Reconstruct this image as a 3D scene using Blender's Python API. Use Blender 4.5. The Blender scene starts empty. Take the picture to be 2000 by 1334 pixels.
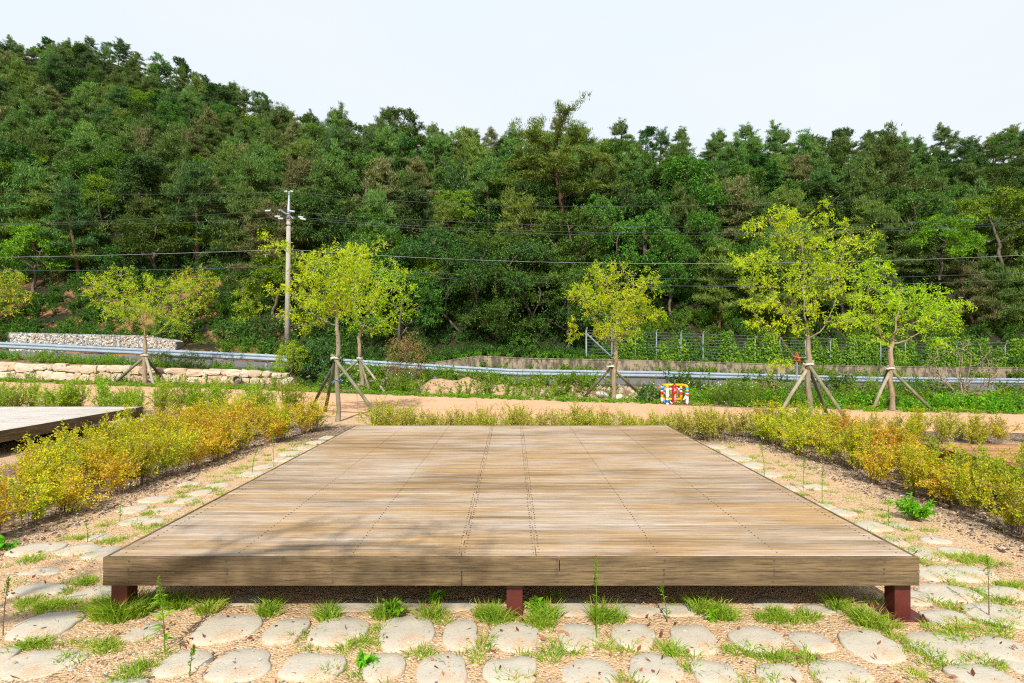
import bpy, math, random
import numpy as np
from mathutils import Vector, Matrix
R = math.radians
SC = bpy.context.scene
COL = SC.collection
rng = np.random.default_rng(11)
random.seed(5)

# ---------------------------------------------------------------- camera, sky, sun
F, CZ, HY = 1111.0, 1.6, 671.0
cam_d = bpy.data.cameras.new("camera"); cam = bpy.data.objects.new("camera", cam_d); COL.objects.link(cam)
cam.location = (0, 0, CZ)
cam.rotation_euler = (R(90) + math.atan(4 / F), 0, 0)
cam_d.sensor_width = 36; cam_d.lens = 20.0; cam_d.clip_end = 2000; cam_d.clip_start = 0.05
SC.camera = cam

SUN_EL, SUN_AZ = 42.0, -7.0       # sun behind the camera, a touch to its left
sd = Vector((math.sin(R(SUN_AZ)) * math.cos(R(SUN_EL)), -math.cos(R(SUN_AZ)) * math.cos(R(SUN_EL)), math.sin(R(SUN_EL))))
sun_d = bpy.data.lights.new("sun", 'SUN'); sun = bpy.data.objects.new("sun", sun_d); COL.objects.link(sun)
sun_d.energy = 5.0; sun_d.angle = R(0.6); sun_d.color = (1.0, 0.945, 0.86)
sun.rotation_euler = sd.to_track_quat('Z', 'Y').to_euler()

world = bpy.data.worlds.new("World"); SC.world = world; world.use_nodes = True
nt = world.node_tree; nt.nodes.clear()
out = nt.nodes.new('ShaderNodeOutputWorld'); bg = nt.nodes.new('ShaderNodeBackground')
sky = nt.nodes.new('ShaderNodeTexSky'); sky.sky_type = 'NISHITA'; sky.sun_disc = False
sky.sun_elevation = R(SUN_EL); sky.sun_rotation = R(180 + SUN_AZ); sky.dust_density = 2.0
tc = nt.nodes.new('ShaderNodeTexCoord'); sep = nt.nodes.new('ShaderNodeSeparateXYZ')
nt.links.new(tc.outputs['Generated'], sep.inputs[0])
mr = nt.nodes.new('ShaderNodeMapRange'); mr.inputs[1].default_value = 0.0; mr.inputs[2].default_value = 0.48
mr.inputs[3].default_value = 0.12; mr.inputs[4].default_value = 0.93
nt.links.new(sep.outputs['Y'], mr.inputs[0])
nz = nt.nodes.new('ShaderNodeTexNoise'); nz.inputs['Scale'].default_value = 1.6; nz.inputs['Detail'].default_value = 5
mpn = nt.nodes.new('ShaderNodeMapping'); mpn.inputs['Scale'].default_value = (1, 1, 2.6)
nt.links.new(tc.outputs['Generated'], mpn.inputs[0]); nt.links.new(mpn.outputs[0], nz.inputs['Vector'])
rp = nt.nodes.new('ShaderNodeValToRGB')
rp.color_ramp.elements[0].position = .3; rp.color_ramp.elements[0].color = (8.2, 9.05, 10.0, 1)
rp.color_ramp.elements[1].position = .75; rp.color_ramp.elements[1].color = (9.0, 9.55, 10.1, 1)
nt.links.new(nz.outputs['Fac'], rp.inputs[0])
mx = nt.nodes.new('ShaderNodeMixRGB'); nt.links.new(mr.outputs[0], mx.inputs[0])
nt.links.new(sky.outputs[0], mx.inputs[1]); nt.links.new(rp.outputs[0], mx.inputs[2])
nt.links.new(mx.outputs[0], bg.inputs[0]); bg.inputs[1].default_value = 0.1
nt.links.new(bg.outputs[0], out.inputs[0])

SC.view_settings.view_transform = 'Standard'; SC.view_settings.look = 'None'
SC.view_settings.exposure = 0.10; SC.view_settings.gamma = 1.0
SC.render.engine = 'CYCLES'
cy = SC.cycles
cy.max_bounces = 5; cy.diffuse_bounces = 3; cy.glossy_bounces = 2; cy.transmission_bounces = 3; cy.transparent_max_bounces = 4
cy.use_denoising = False; cy.pixel_filter_type = 'BLACKMAN_HARRIS'; cy.filter_width = 1.15; cy.sample_clamp_indirect = 4.0
cy.caustics_reflective = False; cy.caustics_refractive = False

# ---------------------------------------------------------------- helpers
def px(u, y, d):
    return np.array([(u - 1000) / F * d, d, CZ - (y - HY) / F * d])
def gp(u, y, g=0.0):
    d = F * (CZ - g) / (y - HY)
    return np.array([(u - 1000) / F * d, d, g])
def unit(v):
    v = np.asarray(v, float); return v / np.maximum(np.linalg.norm(v, axis=-1, keepdims=True), 1e-9)

def mesh_np(name, V, polys, mat, parent=None, smooth=False, mats=None, midx=None):
    """polys: list of int arrays (n,k) with k = 3 or 4 or more"""
    V = np.asarray(V, np.float32)
    me = bpy.data.meshes.new(name)
    me.vertices.add(len(V)); me.vertices.foreach_set('co', V.ravel())
    polys = [np.asarray(p, np.int32) for p in polys if len(p)]
    tot = sum(p.size for p in polys); n = sum(len(p) for p in polys)
    me.loops.add(tot); me.polygons.add(n)
    li = np.concatenate([p.ravel() for p in polys])
    lt = np.concatenate([np.full(len(p), p.shape[1], np.int32) for p in polys])
    ls = np.concatenate([[0], np.cumsum(lt)[:-1]]).astype(np.int32)
    me.loops.foreach_set('vertex_index', li); me.polygons.foreach_set('loop_start', ls)
    me.polygons.foreach_set('loop_total', lt)
    me.polygons.foreach_set('use_smooth', np.full(n, bool(smooth)))
    for m in (mats or [mat]): me.materials.append(m)
    if midx is not None: me.polygons.foreach_set('material_index', np.asarray(midx, np.int32))
    me.update(calc_edges=True); me.validate()
    o = bpy.data.objects.new(name, me); COL.objects.link(o)
    if parent is not None: o.parent = parent
    return o

class MB:
    """collects simple solids, each face list kept by size"""
    def __init__(s): s.V = []; s.F = {}; s.M = {}; s.n = 0
    def add(s, V, faces, m=0):
        V = np.asarray(V, float)
        for f in faces:
            s.F.setdefault(len(f), []).append([i + s.n for i in f]); s.M.setdefault(len(f), []).append(m)
        s.V.append(V); s.n += len(V)
    def box(s, a, b, m=0, rz=0, org=None, bev=0.0):
        x0, y0, z0 = a; x1, y1, z1 = b
        if bev <= 0:
            V = np.array([[x0,y0,z0],[x1,y0,z0],[x1,y1,z0],[x0,y1,z0],[x0,y0,z1],[x1,y0,z1],[x1,y1,z1],[x0,y1,z1]], float)
            Fs = [(3,2,1,0),(4,5,6,7),(0,1,5,4),(1,2,6,5),(2,3,7,6),(3,0,4,7)]
        else:
            e = bev
            V = np.array([[x0+e,y0+e,z1],[x1-e,y0+e,z1],[x1-e,y1-e,z1],[x0+e,y1-e,z1],
                 [x0,y0,z1-e],[x1,y0,z1-e],[x1,y1,z1-e],[x0,y1,z1-e],[x0,y0,z0],[x1,y0,z0],[x1,y1,z0],[x0,y1,z0]], float)
            Fs = [(0,1,2,3),(4,5,1,0),(5,6,2,1),(6,7,3,2),(7,4,0,3),(8,9,5,4),(9,10,6,5),(10,11,7,6),(11,8,4,7),(11,10,9,8)]
        if rz:
            o = np.array(org if org is not None else [(x0+x1)/2,(y0+y1)/2,0]); c, sn = math.cos(rz), math.sin(rz)
            d = V - [o[0], o[1], 0]
            V = np.stack([o[0] + d[:,0]*c - d[:,1]*sn, o[1] + d[:,0]*sn + d[:,1]*c, V[:,2]], 1)
        s.add(V, Fs, m)
    def tube(s, pts, rad, k=8, m=0, cap=True):
        pts = np.asarray(pts, float); n = len(pts)
        rad = np.full(n, rad, float) if np.isscalar(rad) else np.asarray(rad, float)
        t = np.zeros_like(pts); t[1:-1] = pts[2:] - pts[:-2]; t[0] = pts[1] - pts[0]; t[-1] = pts[-1] - pts[-2]
        t = unit(t)
        ref = np.array([0,0,1.0]) if abs(t[0][2]) < .9 else np.array([1.0,0,0])
        a = unit(np.cross(t[0], ref)); V = []
        for i in range(n):
            a = unit(a - t[i] * np.dot(a, t[i])); b = np.cross(t[i], a)
            for j in range(k):
                th = 2 * math.pi * j / k
                V.append(pts[i] + rad[i] * (a * math.cos(th) + b * math.sin(th)))
        fs = [(i*k+j, i*k+(j+1)%k, (i+1)*k+(j+1)%k, (i+1)*k+j) for i in range(n-1) for j in range(k)]
        if cap: fs += [tuple(range(k))[::-1], tuple((n-1)*k+j for j in range(k))]
        s.add(V, fs, m)
    def lathe(s, prof, c, k=16, m=0):
        prof = np.asarray(prof, float)
        V = [[c[0] + r*math.cos(2*math.pi*j/k), c[1] + r*math.sin(2*math.pi*j/k), c[2] + z] for r, z in prof for j in range(k)]
        n = len(prof)
        fs = [(i*k+j, i*k+(j+1)%k, (i+1)*k+(j+1)%k, (i+1)*k+j) for i in range(n-1) for j in range(k)]
        fs += [tuple(range(k))[::-1], tuple((n-1)*k+j for j in range(k))]
        s.add(V, fs, m)
    def build(s, name, mat, parent=None, smooth=False, mats=None):
        ks = sorted(s.F)
        mi = sum([s.M[k] for k in ks], [])
        return mesh_np(name, np.concatenate(s.V), [np.array(s.F[k]) for k in ks], mat, parent, smooth, mats, mi)

def empty(name, loc=(0,0,0), rz=0):
    o = bpy.data.objects.new(name, None); COL.objects.link(o); o.location = tuple(float(v) for v in loc); o.rotation_euler.z = rz
    o.empty_display_size = .2
    return o
def tag(o, label=None, cat=None, group=None, kind=None):
    if label: o['label'] = label
    if cat: o['category'] = cat
    if group: o['group'] = group
    if kind: o['kind'] = kind
    return o
def copy_tree(o, parent=None):
    c = o.copy(); COL.objects.link(c)
    if parent is not None: c.parent = parent
    for ch in list(o.children): copy_tree(ch, c)
    return c
def ordinal(i):
    return ['first','second','third','fourth','fifth','sixth','seventh','eighth','ninth','tenth','eleventh','twelfth','thirteenth','fourteenth',
            'fifteenth','sixteenth','seventeenth','eighteenth','nineteenth','twentieth'][i]

# ---------------------------------------------------------------- materials
def newmat(name):
    m = bpy.data.materials.new(name); m.use_nodes = True
    t = m.node_tree; t.nodes.clear()
    o = t.nodes.new('ShaderNodeOutputMaterial'); p = t.nodes.new('ShaderNodeBsdfPrincipled')
    t.links.new(p.outputs[0], o.inputs[0])
    p.inputs['Roughness'].default_value = .8
    return m, t, p, o
def N(t, typ, **kw):
    n = t.nodes.new(typ)
    for k, v in kw.items():
        if k.startswith('i_'):
            n.inputs[int(k[2:]) if k[2:].isdigit() else k[2:]].default_value = v
        else: setattr(n, k, v)
    return n
def ramp(t, src, stops, interp='LINEAR'):
    r = t.nodes.new('ShaderNodeValToRGB'); cr = r.color_ramp; cr.interpolation = interp
    while len(cr.elements) < len(stops): cr.elements.new(0.5)
    for e, (p, c) in zip(cr.elements, stops):
        e.position = p; e.color = (*c, 1) if not np.isscalar(c) else (c, c, c, 1)
    t.links.new(src, r.inputs[0]); return r.outputs[0]
def noise(t, scale, detail=4, rough=.55, vec=None, stretch=None, dist=0.0):
    n = t.nodes.new('ShaderNodeTexNoise'); n.inputs['Scale'].default_value = scale
    n.inputs['Detail'].default_value = detail; n.inputs['Roughness'].default_value = rough; n.inputs['Distortion'].default_value = dist
    if vec is None:
        c = t.nodes.new('ShaderNodeTexCoord'); vec = c.outputs['Object']
    if stretch:
        mp = t.nodes.new('ShaderNodeMapping'); mp.inputs['Scale'].default_value = stretch
        t.links.new(vec, mp.inputs[0]); vec = mp.outputs[0]
    t.links.new(vec, n.inputs['Vector']); return n.outputs['Fac']
def mix(t, fac, a, b, mode='MIX'):
    m = t.nodes.new('ShaderNodeMixRGB'); m.blend_type = mode
    for i, v in enumerate((fac, a, b)):
        if hasattr(v, 'is_output') or isinstance(v, bpy.types.NodeSocket): t.links.new(v, m.inputs[i])
        elif np.isscalar(v): m.inputs[i].default_value = v if i == 0 else (v, v, v, 1)
        else: m.inputs[i].default_value = (*v, 1)
    return m.outputs[0]
def math_(t, op, a, b=0.0, clamp=False):
    m = t.nodes.new('ShaderNodeMath'); m.operation = op; m.use_clamp = clamp
    for i, v in enumerate((a, b)):
        if isinstance(v, bpy.types.NodeSocket): t.links.new(v, m.inputs[i])
        else: m.inputs[i].default_value = v
    return m.outputs[0]
def bump(t, p, h, strength=.4, dist=.02):
    b = t.nodes.new('ShaderNodeBump'); b.inputs['Strength'].default_value = strength; b.inputs['Distance'].default_value = dist
    t.links.new(h, b.inputs['Height']); t.links.new(b.outputs[0], p.inputs['Normal'])

def simple(name, col, rough=.7, metal=0.0, var=.25, scale=6, bmp=0.0, spec=.5, dark=None):
    m, t, p, o = newmat(name)
    f = noise(t, scale, 6, .65)
    c0 = tuple(v * (1 - var) for v in (dark or col)); c1 = tuple(min(1, v * (1 + var)) for v in col)
    t.links.new(ramp(t, f, [(.3, c0), (.7, c1)]), p.inputs['Base Color'])
    p.inputs['Roughness'].default_value = rough; p.inputs['Metallic'].default_value = metal
    p.inputs['Specular IOR Level'].default_value = spec
    if bmp: bump(t, p, noise(t, scale * 5, 5), bmp, .01)
    return m

def leafmat(name, stops, transl=.35, objvar=.25, patch=1.2, patchamt=.35, rough=.5, huevar=.02, spec=.3):
    m, t, p, o = newmat(name)
    g = N(t, 'ShaderNodeNewGeometry'); oi = N(t, 'ShaderNodeObjectInfo')
    nf = noise(t, patch, 2)
    f = math_(t, 'ADD', math_(t, 'MULTIPLY', g.outputs['Random Per Island'], 1 - patchamt),
              math_(t, 'MULTIPLY', math_(t, 'SUBTRACT', math_(t, 'MULTIPLY', nf, 2.4), .7), patchamt), True)
    c = ramp(t, f, stops)
    h = t.nodes.new('ShaderNodeHueSaturation')
    t.links.new(c, h.inputs['Color'])
    t.links.new(math_(t, 'ADD', math_(t, 'MULTIPLY', oi.outputs['Random'], 2 * huevar), .5 - huevar), h.inputs['Hue'])
    t.links.new(math_(t, 'ADD', math_(t, 'MULTIPLY', oi.outputs['Random'], objvar * 2), 1 - objvar), h.inputs['Value'])
    t.links.new(h.outputs[0], p.inputs['Base Color'])
    p.inputs['Roughness'].default_value = rough; p.inputs['Specular IOR Level'].default_value = spec
    tr = t.nodes.new('ShaderNodeBsdfTranslucent')
    h2 = t.nodes.new('ShaderNodeHueSaturation'); h2.inputs['Hue'].default_value = .485; h2.inputs['Saturation'].default_value = 1.1
    h2.inputs['Value'].default_value = 1.35
    t.links.new(h.outputs[0], h2.inputs['Color']); t.links.new(h2.outputs[0], tr.inputs[0])
    ms = t.nodes.new('ShaderNodeMixShader'); ms.inputs[0].default_value = transl
    t.links.new(p.outputs[0], ms.inputs[1]); t.links.new(tr.outputs[0], ms.inputs[2]); t.links.new(ms.outputs[0], o.inputs[0])
    return m

def barkmat(name, a, b, scale=9):
    m, t, p, o = newmat(name)
    f = noise(t, scale, 7, .7, stretch=(1, 1, .28))
    t.links.new(ramp(t, f, [(.3, a), (.72, b)]), p.inputs['Base Color']); p.inputs['Roughness'].default_value = .9
    bump(t, p, f, .7, .015); return m

M = {}
M['bark_grey'] = barkmat('grey bark', (.12,.10,.065), (.36,.31,.21), 14)
M['bark_pale'] = barkmat('pale branch bark', (.17,.12,.075), (.42,.33,.22), 14)
M['bark_pine'] = barkmat('red pine bark', (.07,.038,.022), (.22,.115,.065), 4)
M['bark_dark'] = barkmat('dark bark', (.05,.04,.028), (.19,.15,.11), 5)
M['twig'] = barkmat('brown twig', (.10,.065,.04), (.30,.2,.13), 20)
M['stake'] = barkmat('treated stake wood', (.10,.11,.055), (.30,.28,.17), 10)
M['stake_dark'] = barkmat('dark green treated wood', (.035,.05,.03), (.14,.155,.09), 10)
M['stake_pale'] = barkmat('weathered stake wood', (.22,.2,.14), (.46,.41,.3), 10)
M['rope'] = simple('white tie cord', (.6,.58,.5), .8, var=.2)
M['band'] = simple('burlap band', (.2,.1,.06), .9, var=.4, scale=25)
M['blue_tape'] = simple('blue tape', (.05,.22,.62), .5)

Y1, Y2, Y3 = (.20,.29,.012), (.40,.44,.018), (.60,.50,.03)
M['leaf_young'] = leafmat('young yellow green leaf', [(0,(.17,.32,.012)),(.3,(.30,.50,.014)),(.65,(.45,.62,.018)),(.9,(.62,.66,.03)),(1,(.75,.58,.05))], .42, .08, 1.5, .4)
M['leaf_young_yellow'] = leafmat('yellowing leaf', [(0,(.17,.32,.014)),(.4,(.33,.51,.016)),(.8,(.54,.61,.02)),(1,(.78,.64,.03))], .42, .08, 1.2, .45)
M['leaf_young_green'] = leafmat('fresh light green leaf', [(0,(.16,.29,.015)),(.4,(.32,.47,.015)),(.8,(.50,.58,.02)),(1,(.65,.6,.04))], .42, .08, 1.0, .4)
M['leaf_orange'] = leafmat('turning orange leaf', [(0,(.12,.22,.02)),(.4,(.28,.38,.02)),(.7,(.52,.45,.03)),(.9,(.60,.28,.05)),(1,(.5,.15,.05))], .35, .1, .9, .6)
M['leaf_red'] = leafmat('reddish shrub leaf', [(0,(.10,.12,.03)),(.45,(.24,.2,.05)),(.75,(.4,.17,.07)),(1,(.45,.08,.05))], .3, .1, 2, .4)
M['leaf_broad'] = leafmat('oak green leaf', [(0,(.03,.075,.009)),(.4,(.07,.17,.018)),(.8,(.13,.27,.028)),(1,(.2,.33,.045))], .25, .3, .35, .35, huevar=.02)
M['leaf_broad_bright'] = leafmat('bright broad leaf', [(0,(.06,.14,.01)),(.4,(.15,.30,.016)),(.8,(.27,.43,.022)),(1,(.42,.48,.03))], .3, .2, .35, .35, huevar=.015)
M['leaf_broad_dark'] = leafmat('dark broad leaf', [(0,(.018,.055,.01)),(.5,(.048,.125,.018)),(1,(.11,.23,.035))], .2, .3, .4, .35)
M['needle'] = leafmat('green pine needle', [(0,(.045,.095,.018)),(.4,(.09,.18,.03)),(.8,(.16,.26,.045)),(1,(.22,.30,.06))], .2, .3, .3, .4, huevar=.02)
M['needle_dark'] = leafmat('dark pine needle', [(0,(.028,.07,.016)),(.5,(.06,.135,.028)),(1,(.12,.22,.05))], .2, .25, .3, .4, huevar=.015)
M['needle_light'] = leafmat('light pine needle', [(0,(.08,.15,.025)),(.5,(.16,.27,.035)),(1,(.28,.37,.07))], .2, .2, .3, .4)
M['needle_brown'] = leafmat('brownish pine needle', [(0,(.08,.11,.03)),(.4,(.16,.185,.055)),(.8,(.25,.25,.09)),(1,(.30,.26,.12))], .2, .2, .3, .4, huevar=.01)
M['hedge'] = leafmat('yellow green hedge leaf', [(0,(.17,.31,.012)),(.25,(.32,.47,.012)),(.5,(.55,.58,.015)),(.76,(.76,.62,.025)),(.92,(.80,.42,.05)),(1,(.72,.17,.08))], .4, .12, 1.6, .45, huevar=.015)
M['hedge_orange'] = leafmat('orange turning hedge leaf', [(0,(.19,.31,.012)),(.25,(.42,.46,.014)),(.5,(.66,.54,.02)),(.73,(.80,.43,.04)),(.9,(.76,.22,.06)),(1,(.58,.10,.07))], .4, .12, 1.6, .45, huevar=.015)
M['hedge_green'] = leafmat('green hedge leaf', [(0,(.13,.28,.012)),(.45,(.28,.48,.014)),(.8,(.48,.56,.02)),(.95,(.65,.5,.04)),(1,(.5,.2,.06))], .4, .12, 1.6, .35)
M['hedge_thin'] = leafmat('thin hedge leaf', [(0,(.2,.28,.02)),(.4,(.42,.48,.03)),(.75,(.62,.54,.06)),(1,(.6,.27,.09))], .35, .12, 2.2, .4)
M['weed'] = leafmat('weed leaf', [(0,(.05,.12,.012)),(.4,(.13,.29,.015)),(.8,(.26,.44,.025)),(1,(.45,.45,.08))], .35, .1, .8, .45)
M['weed_bright'] = leafmat('bright ground cover leaf', [(0,(.06,.17,.01)),(.5,(.15,.37,.012)),(.85,(.30,.50,.02)),(1,(.5,.4,.06))], .35, .1, .9, .3)
M['weed_dry'] = leafmat('dry weed leaf', [(0,(.10,.14,.025)),(.4,(.23,.26,.05)),(.75,(.40,.34,.12)),(1,(.42,.25,.12))], .3, .1, .7, .5)
M['under'] = leafmat('undergrowth leaf', [(0,(.03,.08,.012)),(.5,(.07,.18,.02)),(.85,(.15,.30,.03)),(1,(.28,.33,.06))], .25, .1, .5, .5)
M['vine'] = leafmat('vine leaf', [(0,(.05,.13,.01)),(.5,(.14,.31,.016)),(.85,(.28,.45,.02)),(1,(.55,.5,.03))], .3, .1, .9, .45)
M['mugwort'] = leafmat('fresh mugwort leaf', [(0,(.08,.26,.01)),(.5,(.17,.46,.015)),(1,(.32,.58,.03))], .4, .1, 5, .3)
M['grass'] = leafmat('grass blade', [(0,(.10,.20,.02)),(.35,(.22,.37,.025)),(.72,(.38,.50,.04)),(.9,(.5,.45,.12)),(1,(.5,.33,.14))], .35, .05, 3, .35)
M['flower'] = simple('small white flower', (.75,.75,.62), .7, var=.1)
M['flower_y'] = simple('small yellow flower', (.8,.42,.02), .7, var=.1)
M['litter'] = leafmat('dry fallen leaf', [(0,(.09,.03,.018)),(.5,(.27,.09,.04)),(.8,(.46,.2,.08)),(1,(.5,.34,.18))], .15, .1, 6, .2)

def ground_mat():
    m, t, p, o = newmat('sandy gravel ground')
    c = t.nodes.new('ShaderNodeTexCoord'); v = c.outputs['Object']
    big = noise(t, .9, 5, .6, v); mid = noise(t, 9, 5, .7, v); fine = noise(t, 95, 3, .7, v)
    col = ramp(t, big, [(.3,(.55,.345,.175)),(.7,(.72,.48,.265))])
    col = mix(t, .6, col, ramp(t, mid, [(.3,(.56,.36,.18)),(.7,(.82,.60,.37))]), 'MIX')
    col = mix(t, ramp(t, fine, [(.36,.7),(.46,0.)]), col, (.36,.21,.10))
    vo = t.nodes.new('ShaderNodeTexVoronoi'); vo.inputs['Scale'].default_value = 75; t.links.new(v, vo.inputs['Vector'])
    sp = t.nodes.new('ShaderNodeSeparateColor'); t.links.new(vo.outputs['Color'], sp.inputs[0])
    col = mix(t, ramp(t, sp.outputs[0], [(.86,0.),(.9,.8)]), col, ramp(t, sp.outputs[1], [(.4,(.16,.15,.15)),(.6,(.72,.66,.58))]))
    # mulch and grey grit, darkened for the brown shadow under the shrubs
    s = t.nodes.new('ShaderNodeSeparateXYZ'); t.links.new(v, s.inputs[0])
    ax = math_(t, 'ABSOLUTE', s.outputs[0])
    ax = math_(t, 'ADD', ax, math_(t, 'MULTIPLY', mid, .5))
    band = math_(t, 'MULTIPLY', ramp(t, math_(t, 'MULTIPLY', ax, .1), [(.415,0.),(.447,1.)]), ramp(t, math_(t, 'MULTIPLY', ax, .1), [(.66,1.),(.7,.1)]))
    yy = math_(t, 'ADD', s.outputs[1], math_(t, 'MULTIPLY', mid, .5))
    bandy = math_(t, 'MULTIPLY', ramp(t, math_(t, 'MULTIPLY', yy, .05), [(.463,0.),(.48,1.)]), ramp(t, math_(t, 'MULTIPLY', yy, .05), [(.56,1.),(.58,0.)]))
    band = math_(t, 'MAXIMUM', band, bandy)
    ch = t.nodes.new('ShaderNodeTexVoronoi'); ch.inputs['Scale'].default_value = 38; t.links.new(v, ch.inputs['Vector'])
    sp2 = t.nodes.new('ShaderNodeSeparateColor'); t.links.new(ch.outputs['Color'], sp2.inputs[0])
    grit = ramp(t, sp2.outputs[0], [(0,(.05,.03,.02)),(.4,(.14,.08,.05)),(.62,(.24,.14,.08)),(.8,(.2,.19,.19)),(.96,(.5,.45,.4))])
    col = mix(t, math_(t, 'MULTIPLY', band, .85), col, grit)
    # beyond the path: soil, then forest floor with the trees' shade in its dark colour
    far = noise(t, .35, 6, .65, v)
    soil = ramp(t, far, [(.34,(.10,.13,.04)),(.5,(.26,.16,.08)),(.68,(.46,.27,.14))])
    fy = ramp(t, math_(t, 'MULTIPLY', math_(t, 'ADD', s.outputs[1], math_(t, 'MULTIPLY', s.outputs[0], .3)), .02), [(.33,0.),(.36,1.)])
    col = mix(t, fy, col, soil)
    wood = ramp(t, noise(t, .5, 7, .7, v), [(.3,(.015,.022,.008)),(.52,(.03,.03,.014)),(.7,(.05,.036,.02)),(.9,(.09,.055,.03))])
    wy = ramp(t, math_(t, 'MULTIPLY', s.outputs[1], .02), [(.64,0.),(.68,1.)])
    col = mix(t, wy, col, wood)
    cut = math_(t, 'MULTIPLY', ramp(t, math_(t, 'ADD', math_(t, 'MULTIPLY', s.outputs[0], -.02), .0), [(.26,0.),(.32,1.)]), ramp(t, noise(t, .4, 6, .7, v), [(.5,0.),(.58,1.)]))
    cut = math_(t, 'MULTIPLY', cut, math_(t, 'MULTIPLY', wy, ramp(t, math_(t, 'MULTIPLY', s.outputs[1], .02), [(.86,1.),(.93,0.)])))
    col = mix(t, cut, col, (.30,.155,.075))      # bare orange earth of the cut on the left slope
    t.links.new(col, p.inputs['Base Color']); p.inputs['Roughness'].default_value = .95; p.inputs['Specular IOR Level'].default_value = .15
    hgt = math_(t, 'ADD', math_(t, 'MULTIPLY', fine, .35), math_(t, 'ADD', math_(t, 'MULTIPLY', vo.outputs['Distance'], -.5), math_(t, 'MULTIPLY', mid, 1.2)))
    bump(t, p, hgt, .9, .02)
    return m
M['ground'] = ground_mat()

def path_mat():
    m, t, p, o = newmat('pink earth paving')
    f = noise(t, .8, 6, .6); g = noise(t, 40, 3)
    col = ramp(t, f, [(.3,(.66,.37,.21)),(.7,(.76,.46,.28))])
    col = mix(t, .25, col, ramp(t, g, [(.35,(.45,.23,.12)),(.65,(.8,.5,.3))]))
    st = noise(t, .5, 6, .7, stretch=(.35, 1.8, 1))
    col = mix(t, math_(t, 'MULTIPLY', ramp(t, st, [(.56,0.),(.7,1.)]), .35), col, (.38,.2,.12))
    t.links.new(col, p.inputs['Base Color']); p.inputs['Roughness'].default_value = .95; p.inputs['Specular IOR Level'].default_value = .2
    bump(t, p, g, .3, .01); return m
M['path'] = path_mat()
def road_mat():
    m, t, p, o = newmat('worn asphalt')
    f = noise(t, .7, 6, .6); g = noise(t, 60, 3)
    col = mix(t, .4, ramp(t, f, [(.3,(.13,.125,.13)),(.7,(.20,.19,.195))]), ramp(t, g, [(.3,(.08,.08,.08)),(.7,(.27,.26,.26))]))
    t.links.new(col, p.inputs['Base Color']); p.inputs['Roughness'].default_value = .85; return m
M['road'] = road_mat()
M['roadpaint'] = simple('worn road paint', (.7,.7,.66), .7, var=.15)

def stone_mat():
    m, t, p, o = newmat('flat paving slab')
    oi = N(t, 'ShaderNodeObjectInfo')
    f = noise(t, 7, 6, .6); g = noise(t, 55, 4, .7); q = noise(t, 3.2, 5, .7)
    col = ramp(t, f, [(.3,(.50,.45,.345)),(.7,(.61,.55,.43))])
    col = mix(t, ramp(t, q, [(.53,0.),(.6,.8)]), col, ramp(t, noise(t, 90, 3, .8), [(.35,(.40,.25,.13)),(.65,(.74,.54,.34))]))     # sand lying on it
    col = mix(t, math_(t, 'MULTIPLY', oi.outputs['Random'], .3), col, (.54,.51,.44))
    col = mix(t, ramp(t, g, [(.3,.7),(.4,0.)]), col, (.2,.165,.12))
    t.links.new(col, p.inputs['Base Color']); p.inputs['Roughness'].default_value = .9; p.inputs['Specular IOR Level'].default_value = .25
    pit = noise(t, 120, 3, .8)
    bump(t, p, math_(t, 'ADD', math_(t, 'MULTIPLY', pit, 1.2), math_(t, 'ADD', g, math_(t, 'MULTIPLY', f, 2))), .4, .006); return m
M['stone'] = stone_mat()

def deck_mat(name, base, dark, pale, palepos=.60, orient='x'):
    m, t, p, o = newmat(name)
    g = N(t, 'ShaderNodeNewGeometry'); c = t.nodes.new('ShaderNodeTexCoord'); v = c.outputs['Object']
    # shift the grain per board
    cmb = t.nodes.new('ShaderNodeCombineXYZ'); t.links.new(math_(t, 'MULTIPLY', g.outputs['Random Per Island'], 40), cmb.inputs[0])
    va = t.nodes.new('ShaderNodeVectorMath'); va.operation = 'ADD'; t.links.new(v, va.inputs[0]); t.links.new(cmb.outputs[0], va.inputs[1])
    vv = va.outputs[0]
    streak = noise(t, 1.0, 8, .68, vv, (1.1, 34, 34)); grain = noise(t, 1.0, 6, .75, vv, (3.5, 120, 120))
    blot = noise(t, 1.0, 6, .62, v, (.9, 4.2, 1)); pal = noise(t, 1.0, 7, .66, v, (.8, 9, 1), .3); pal2 = noise(t, 1, 7, .75, vv, (2.2, 45, 45))
    col = ramp(t, streak, [(.28, dark), (.5, base), (.74, tuple(min(1, x * 1.32) for x in base))])
    rb = g.outputs['Random Per Island']
    col = mix(t, .75, col, ramp(t, rb, [(0,.44),(.16,.68),(.45,.95),(1,1.08)]), 'MULTIPLY')
    col = mix(t, math_(t, 'MULTIPLY', ramp(t, blot, [(.34,1.),(.52,0.)]), .62), col, tuple(x * .8 for x in dark))
    low = noise(t, 1.0, 5, .6, v, (.7, 1.3, 1), .4)
    pf = math_(t, 'ADD', math_(t, 'MULTIPLY', low, .34), math_(t, 'ADD', math_(t, 'MULTIPLY', pal, .36), math_(t, 'MULTIPLY', pal2, .30)))
    col = mix(t, math_(t, 'MULTIPLY', ramp(t, pf, [(palepos-.115,0.),(palepos+.03,1.)]), .8), col, pale)
    col = mix(t, ramp(t, grain, [(.34,.7),(.5,0.)]), col, tuple(x * .7 for x in dark))
    t.links.new(col, p.inputs['Base Color']); p.inputs['Roughness'].default_value = .75; p.inputs['Specular IOR Level'].default_value = .3
    bump(t, p, grain, .35, .004); return m
M['deck'] = deck_mat('weathered deck board', (.45,.29,.135), (.19,.12,.066), (.57,.505,.43), .572)
M['deck_grey'] = deck_mat('silvered deck board', (.48,.42,.34), (.30,.26,.21), (.66,.62,.57), .47)
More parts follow.
